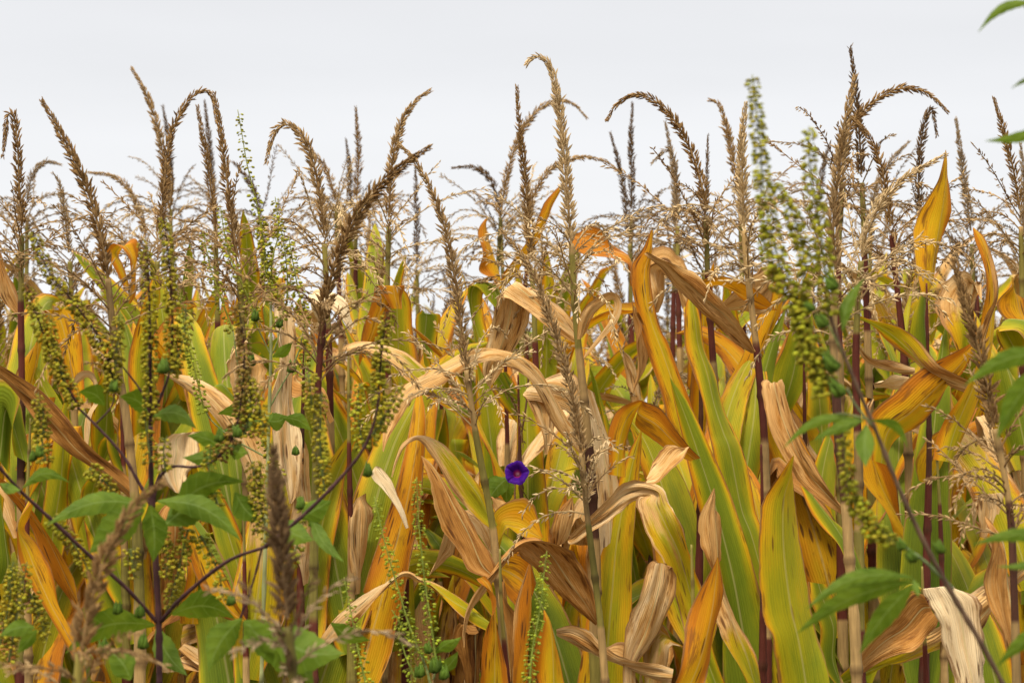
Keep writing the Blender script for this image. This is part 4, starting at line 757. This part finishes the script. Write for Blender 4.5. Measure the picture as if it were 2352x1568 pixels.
for x, y, s_ in ((375, 858, 1.3), (262, 900, 1.1), (505, 1015, 1.2), (545, 1005, 1.1), (270, 1410, 1.1), (322, 1418, 1.1), (240, 1500, 1.3), (330, 1490, 1.2), (690, 1170, 1.2), (845, 1095, 1.2), (720, 1210, 1.0), (530, 1390, 1.1), (90, 1050, 1.0), (75, 1060, .9)): bur(A, fa, x, y, d - .06, s_)
# B: tall green one
d = 4.0; B, fb = weed('tall ragweed with bright green upright beaded spikes, left of middle', 612, d); b = Bag()
to_ground(b, 600, 1568, d, .005, GS, fb); wstem(b, [(600, 1575), (608, 1300), (615, 1050), (622, 820), (622, 690)], d, .005, .0028, (.24, .25, .10))
wstem(b, [(617, 940), (650, 880), (668, 850)], d, .002, .0016, GS); wstem(b, [(622, 815), (600, 770), (586, 740)], d, .0016, .0013, GS); wstem(b, [(622, 820), (638, 780), (642, 750)], d, .0016, .0013, GS)
wstem(b, [(617, 960), (560, 900), (535, 760)], d, .002, .0014, GS); wstem(b, [(668, 850), (688, 800), (700, 740)], d, .0018, .0013, GS); wstem(b, [(612, 1050), (540, 1010), (490, 970), (470, 940)], d, .002, .0014, GS)
b.obj('stem', M_STEM, B, fb)
for pts, c, de in (([(622, 690), (612, 600), (592, 480), (568, 380), (556, 310), (546, 252)], 'green', .62), ([(622, 690), (625, 600), (640, 530), (632, 452)], 'green', .8),
    ([(535, 760), (510, 690), (485, 620), (465, 530)], 'green', .8), ([(590, 740), (560, 660), (525, 580), (505, 470)], 'green', .85), ([(470, 945), (445, 840), (425, 760), (413, 665)], 'fresh', .85),
    ([(640, 750), (660, 680), (655, 580), (640, 500)], 'green', .85), ([(700, 840), (702, 760), (690, 690)], 'green', .9), ([(700, 740), (680, 640), (662, 540)], 'green', .9), ([(612, 640), (604, 560), (600, 500)], 'green', .8),
    ([(550, 1000), (556, 900), (562, 800)], 'olive', .9), ([(600, 1010), (640, 1090), (620, 1170)], 'olive', .8)):
    flower_spike(B, fb, pts, d, c, de * 1.1, wd=1.1, stem=(.28, .29, .04), size=.98)
lobe_leaf(B, fb, [lobe(626, 820, 672, 784, 20, .1)], d - .02); lobe_leaf(B, fb, [lobe(612, 965, 660, 955, 34, .15)], d - .02); lobe_leaf(B, fb, [lobe(650, 960, 715, 990, 26, -.15)], d - .02)
lobe_leaf(B, fb, [lobe(600, 960, 500, 950, 30, .12), lobe(600, 965, 510, 990, 22)], d + .05)
for x, y, s_ in ((587, 738, 1.2), (642, 752, 1.1), (670, 856, 1.3), (580, 840, 1.0), (577, 830, .9), (680, 1045, 1.1)): bur(B, fb, x, y, d - .02, s_)
# C: pale spikes bottom centre
d = 3.55; Cw, fc = weed('small ragweed with pale green beaded spikes at the bottom middle', 985, d); b = Bag()
to_ground(b, 990, 1568, d, .004, GS, fc); wstem(b, [(990, 1575), (978, 1530), (960, 1490)], d, .003, .002, GS); wstem(b, [(995, 1560), (1003, 1530)], d, .002, .0018, GS); b.obj('stem', M_STEM, Cw, fc)
for pts, de in (([(962, 1495), (935, 1420), (905, 1320), (880, 1230), (860, 1140)], .95), ([(1003, 1530), (990, 1430), (975, 1330), (962, 1200), (957, 1095)], .95), ([(1215, 1600), (1222, 1500), (1240, 1400), (1248, 1330), (1256, 1265)], 1.0),
    ([(840, 1568), (820, 1480), (805, 1400), (790, 1325)], .9), ([(985, 1520), (950, 1480), (925, 1440), (900, 1400)], .9), ([(955, 1560), (930, 1500), (915, 1440)], .9)):
    flower_spike(Cw, fc, pts, d, 'fresh', de * 1.25, wd=1.15, stem=(.30, .36, .06), size=.78)
lobe_leaf(Cw, fc, [lobe(1000, 1490, 1060, 1462, 22, .1), lobe(1000, 1500, 1050, 1470, 18, -.1)], d); lobe_leaf(Cw, fc, [lobe(1010, 1540, 1052, 1495, 24, .1)], d)
lobe_leaf(Cw, fc, [lobe(760, 1430, 850, 1470, 30, .1)], d - .1)
for x, y, s_ in ((1000, 1545, 1.5), (965, 1555, 1.3), (1020, 1560, 1.3), (985, 1500, 1.1)): bur(Cw, fc, x, y, d - .03, s_)
LW[0] = .88
# D: blurred tall one on the right
d = 2.7; D_, fd = weed('tall blurred ragweed with long green spikes and slanting brown stem, right side', 2330, d); BR = (.085, .05, .028); b = Bag()
to_ground(b, 2310, 1580, d, .0042, BR, fd); wstem(b, [(2310, 1582), (2250, 1470), (2185, 1360), (2120, 1240), (2060, 1110), (2010, 985), (1965, 880), (1925, 780), (1905, 720)], d, .0042, .0026, BR)
wstem(b, [(2190, 1352), (2120, 1285), (2060, 1245)], d, .003, .002, (.10, .13, .05)); wstem(b, [(2005, 980), (1965, 930), (1945, 890)], d, .0022, .0018, (.10, .12, .05)); wstem(b, [(1985, 960), (1930, 950), (1880, 965)], d, .0018, .0012, GS)
wstem(b, [(1960, 870), (1930, 800), (1900, 740)], d, .002, .0016, GS); b.obj('stem', M_STEM, D_, fd)
for pts, de, w_ in (([(1890, 905), (1850, 760), (1800, 640), (1770, 520), (1752, 420), (1745, 320), (1728, 172)], 1.25, 1.25), ([(1905, 720), (1895, 620), (1880, 500), (1862, 400), (1858, 290)], .95, 1.25),
    ([(1850, 830), (1840, 700), (1850, 600), (1820, 490), (1780, 420)], 1.2, 1.2), ([(1790, 660), (1765, 600), (1750, 530)], .8, 1.0), ([(2010, 1240), (1960, 1150), (1945, 1080), (1935, 960)], .9, 1.0), ([(2050, 1245), (2000, 1190), (1965, 1130)], 1.0, 1.0), ([(1905, 880), (1880, 820), (1868, 760)], 1.3, 1.2)):
    flower_spike(D_, fd, pts, d, 'green', de * 1.9, wd=w_ * .9, stem=(.20, .20, .03), size=1.05)
lobe_leaf(D_, fd, [lobe(1975, 962, 1798, 1030, 26, .16), lobe(1985, 965, 1870, 1010, 30, .05), lobe(1990, 975, 1988, 1072, 52, .03), lobe(2000, 965, 2085, 1030, 24, -.22)], d - .02)
lobe_leaf(D_, fd, [lobe(2095, 1325, 1850, 1400, 42, .14), lobe(2090, 1335, 1830, 1455, 54, .08), lobe(2100, 1340, 1975, 1500, 60, .05), lobe(2098, 1330, 2110, 1370, 20)], d - .1, 'large drooping leaf of narrow lobes')
lobe_leaf(D_, fd, [lobe(1935, 760, 1985, 640, 34, -.1)], d)
for x, y, s_ in ((1916, 666, 1.5), (1893, 752, 1.5), (1865, 715, 1.1), (1918, 852, 2.0), (1932, 910, 1.7), (2100, 1290, 1.3), (2075, 1262, 1.2), (2165, 1270, 1.2)): bur(D_, fd, x, y, d - .02, s_ * .78, up=(-.35, 0, .6))
# E: leaves reaching in from beyond the right frame edge
d = 2.5; E, fe = weed('ragweed whose green leaf tips reach in from the right frame edge', 2470, d); b = Bag()
to_ground(b, 2455, 1568, d, .005, BR, fe); wstem(b, [(2455, 1575), (2440, 1200), (2420, 800), (2400, 400), (2385, 60), (2360, -20)], d, .005, .002, BR)
wstem(b, [(2398, 330), (2380, 305)], d, .0015, .0012, GS); b.obj('stem', M_STEM, E, fe)
lobe_leaf(E, fe, [lobe(2385, 5, 2246, 76, 26, .16)], d, dd=.01); lobe_leaf(E, fe, [lobe(2400, 180, 2322, 204, 14, .1)], d, dd=.01); lobe_leaf(E, fe, [lobe(2420, 290, 2262, 324, 30, -.05)], d, dd=.01)
lobe_leaf(E, fe, [lobe(2430, 815, 2215, 885, 50, .12), lobe(2430, 830, 2290, 1010, 60, .1)], d, dd=.01); lobe_leaf(E, fe, [lobe(2440, 1245, 2232, 1252, 36, .1), lobe(2440, 1250, 2290, 1300, 28, -.12)], d, dd=.01)
lobe_leaf(E, fe, [lobe(2440, 1440, 2290, 1530, 44, .1)], d, dd=.01)
flower_spike(E, fe, [(2388, 40), (2372, -10), (2360, -60)], d, 'olive', 1.0)
LW[0] = 1.3
# ------------------------------------------------------------------ morning glory
d = 4.55; pc = P(1187, 1086, d); foot = np.array([pc[0] + .02, pc[1] + .12, 0]); G = empty('morning_glory', foot, 'purple morning glory flower with pink throat twining up a red stem', 'flower')
def corolla():
    n, rings = 60, 14; R = 27.5 / (2352 / K / d); V, c = [], []; ax = nrm(np.array([-.10, -1, .16])); a = nrm(np.cross(ax, [0, 0, 1.])); b_ = np.cross(a, ax)
    for i in range(rings):
        t = (i + .3) / (rings - 1 + .3)
        for j in range(n):
            an = j / n * 2 * pi; five = math.cos(5 * (an - .52)); rr = R * t * (1 + .045 * five * t + .015 * math.sin(an * 13) * t)
            z = -.030 * (1 - t) ** 2.2 + .004 * math.sin(2.4 * t) - .0022 * (five > .86) * t; p = pc + a * math.cos(an) * rr + b_ * math.sin(an) * rr + ax * z; V.append(p)
            pur = np.array([.052, .006, .20]); star = smooth(five, .80, .98) * smooth(t, .25, .45) * (1 - smooth(t, .85, 1.0)); pur = pur * (1 - .65 * star) + np.array([.02, .002, .07]) * .65 * star
            th = 1 - smooth(t, .20, .40); wh = 1 - smooth(t, .08, .24); cc = pur * (1 - th) + np.array([.42, .02, .14]) * th; cc = cc * (1 - wh) + np.array([.75, .42, .55]) * wh; c.append(cc)
    F = [[i * n + j, i * n + (j + 1) % n, (i + 1) * n + (j + 1) % n, (i + 1) * n + j] for i in range(rings - 1) for j in range(n)]
    mk('corolla', V, F, M_PETAL, G, col=c, org=foot); bag = Bag(); back = pc - ax * .028
    tube(bag, [back, back - ax * .012, back - ax * .02 + np.array([0, 0, -.004])], [.0035, .0028, .0035], (.35, .2, .3), 8); bag.obj('flower_tube', M_PETAL, G, foot)
    return back - ax * .02
bk = corolla(); bag = Bag(); th = np.linspace(0, 22, 160); z0 = P(1200, 860, 4.9)[2]; cx = P(1198, 1100, 4.9)
tube(bag, np.stack([cx[0] + .013 * np.cos(th), cx[1] + .013 * np.sin(th), np.linspace(z0, .05, 160)], 1), .0020, (.12, .06, .03), 5)
tube(bag, crom([bk, bk + np.array([.003, .1, -.02]), cx + np.array([.013, 0, -.04])], 16), .0011, (.14, .12, .04), 5); bag.obj('vine', M_STEM, G, foot)
for st, in (([lobe(1168, 1096, 1122, 1150, 36, .08), lobe(1160, 1100, 1105, 1120, 26)],), ([lobe(1175, 1100, 1165, 1160, 26, .1)],)): lobe_leaf(G, foot, st, 4.7)

# blades of the front plants that the traced ones leave bare
for i, (key, (root, foot, d)) in enumerate(PLANTS.items()):
    if d < 4.78: continue
    pts = PATHS[key]; top = pts[0, 2]; r = np.random.default_rng(500 + i); far = d > 5.3
    zt = min(top - .08, 1.70 if far else 1.46); grow_leaves(root, pts, r, 900 + i, 1.9, foot, np.arange(.45, zt, .125), not far)
# ------------------------------------------------------------------ rows behind: a dozen grown plants, copied
def grow_plant(seed, H):
    r = np.random.default_rng(seed); root = empty('corn_plant', (0, 0, 0), 'x', 'corn plant')
    lean = r.normal(size=2) * .03; pts = np.array([[lean[0] * (1 - t) ** 2 + .006 * math.sin(9 * t + seed), lean[1] * (1 - t) ** 2, H * (1 - t)] for t in np.linspace(0, 1, 24)])
    pat = [(RED, RED, PURP, OLIVE), (STRAW, OLIVE, STRAW), (RED, OLIVE, STRAW), (PURP, STRAW, RED)][seed % 4]
    make_stalk(pts, .0042, .0088, pat, seed=seed).obj('stalk', M_STALK, root, None)
    top = pts[0]; SL = r.uniform(.17, .27); key = ['brown', 'tan', 'grey', 'tan', 'brown', 'pale', 'dark'][seed % 7]
    ax = nrm(np.array([lean[0] * 2, lean[1] * 2, 1.0])); sp = branch_path(top, ax, r.uniform(0, 6.3), r.uniform(0, .3), SL, r.choice([.2, 1.0, 3.5, 7.0]), 12, .03)
    bag = make_spike(sp, key, 1.05, .8)
    for bb in branches(np.array([top - ax * .11, top - ax * .05, top]), key, int(r.integers(6, 10)), 1.0):
        off = bag.n; bag.v += bb.v; bag.c += bb.c; bag.f += [[i + off for i in q] for q in bb.f]; bag.n += bb.n
    bag.obj('tassel', M_TAS, root, None, flat=True)
    grow_leaves(root, pts, r, seed, H)
    return root
def copy_thing(root):
    c = root.copy(); COL.objects.link(c)
    for ch in root.children:
        k = ch.copy(); COL.objects.link(k); k.parent = c
        for g in ch.children:
            m = g.copy(); COL.objects.link(m); m.parent = k
    return c
def upright(root, foot, pts, r, seed, n, zlo, zhi, spread):
    """broad live blades standing up behind their stalk"""
    for i in range(n):
        z = r.uniform(zlo, zhi); az = pi / 2 + r.uniform(-spread, spread); el = r.uniform(1.15, 1.42); L = r.uniform(.55, .8); Wd = r.uniform(.040, .054); m = 16
        dr = np.array([math.cos(az) * math.cos(el), math.sin(az) * math.cos(el), math.sin(el)]); p = [np.array([np.interp(z, pts[::-1, 2], pts[::-1, 0]), np.interp(z, pts[::-1, 2], pts[::-1, 1]), z])]
        dro = r.uniform(.6, 5.0); tw = r.normal() * 1.1; q = []; lean = r.normal() * 2.6
        for k in range(m):
            t = k / (m - 1); side = nrm(np.cross(dr, [0, .999, .04]) * -1 + 1e-6); side = nrm(side - dr * (side @ dr)); up = np.cross(side, dr); rl = tw * (t - .3); sv = side * math.cos(rl) + up * math.sin(rl)
            w = Wd * min(1, .4 + 3 * t) * (max(0.0, 1 - t) ** .6) * 1.15; q.append((p[-1] - sv * w, p[-1] + sv * w)); st = L / (m - 1)
            dr = nrm(dr + np.array([lean * .12, .02, -1]) * dro * st * t * 1.6 + r.normal(size=3) * .02); p.append(p[-1] + dr * st)
        a, b_ = zip(*q); kind = ['lime', 'green', 'lime', 'yellow', 'gold', 'green', 'half', 'green', 'lime', 'lime'][int(r.integers(10))]; s1, s2 = SEN[kind]; j = r.normal(size=3) * .06
        V, F, uv, c = ribbon(np.array(a), np.array(b_), n=30, m=9, gut=.34, ruf=.007, seed=seed * 17 + i, sen=np.array(s1) + j, sen2=np.array(s2) + j, crumple=.06)
        mk('leaf', V, F, M_LEAF, root, uv=uv, col=c, org=foot)
for i, (key, (root, foot, d)) in enumerate(PLANTS.items()):
    if d < 4.38: continue
    pts = PATHS[key]; r = np.random.default_rng(700 + i); left = foot[0] < -.22
    upright(root, foot, pts, r, 300 + i, 3 if left else 2, .75, min(pts[0, 2] - .1, 1.36 if left else 1.25), 1.3)
protos = [grow_plant(s, H) for s, H in zip(range(40, 54), (1.75, 1.85, 1.78, 1.90, 1.72, 1.82, 1.76, 1.87, 1.80, 1.74, 1.84, 1.75, 1.81, 1.91))]
used = set(); pick = 0
ROWN = ['just behind the front row', 'in the third row back', 'in the fourth row back', 'in the fifth row back', 'in the sixth row back', 'in the last row']
TW = dict(brown='brown', tan='tan', grey='greyish', pale='pale', dark='dark')
spots = []
for ri, y in enumerate((5.6, 6.3, 7.0, 7.7, 8.4, 9.1)):
    half = .5 * K * y + .45; x = -half + random.uniform(0, .15)
    while x < half:
        spots.append((ri, x, y + random.gauss(0, .06))); x += random.uniform(.17, .27)
random.shuffle(spots)
for ri, x, y in spots:
    i = pick % len(protos); pick += 1; o = protos[i] if i not in used else copy_thing(protos[i]); used.add(i)
    o.location = (x, y, 0); o.rotation_euler = (random.gauss(0, .025), random.gauss(0, .025), random.uniform(0, 2 * pi)); s = random.uniform(.93, 1.05) * (1.0 if ri else .97); o.scale = (s, s, s)
    w = TW[['brown', 'tan', 'grey', 'tan', 'brown', 'pale', 'dark'][(40 + i) % 7]]; o['label'] = 'half-dry corn plant with ' + w + ' tassel ' + ROWN[ri]; o['group'] = w + ' tasselled corn plants ' + ROWN[ri]; o['category'] = 'corn plant'
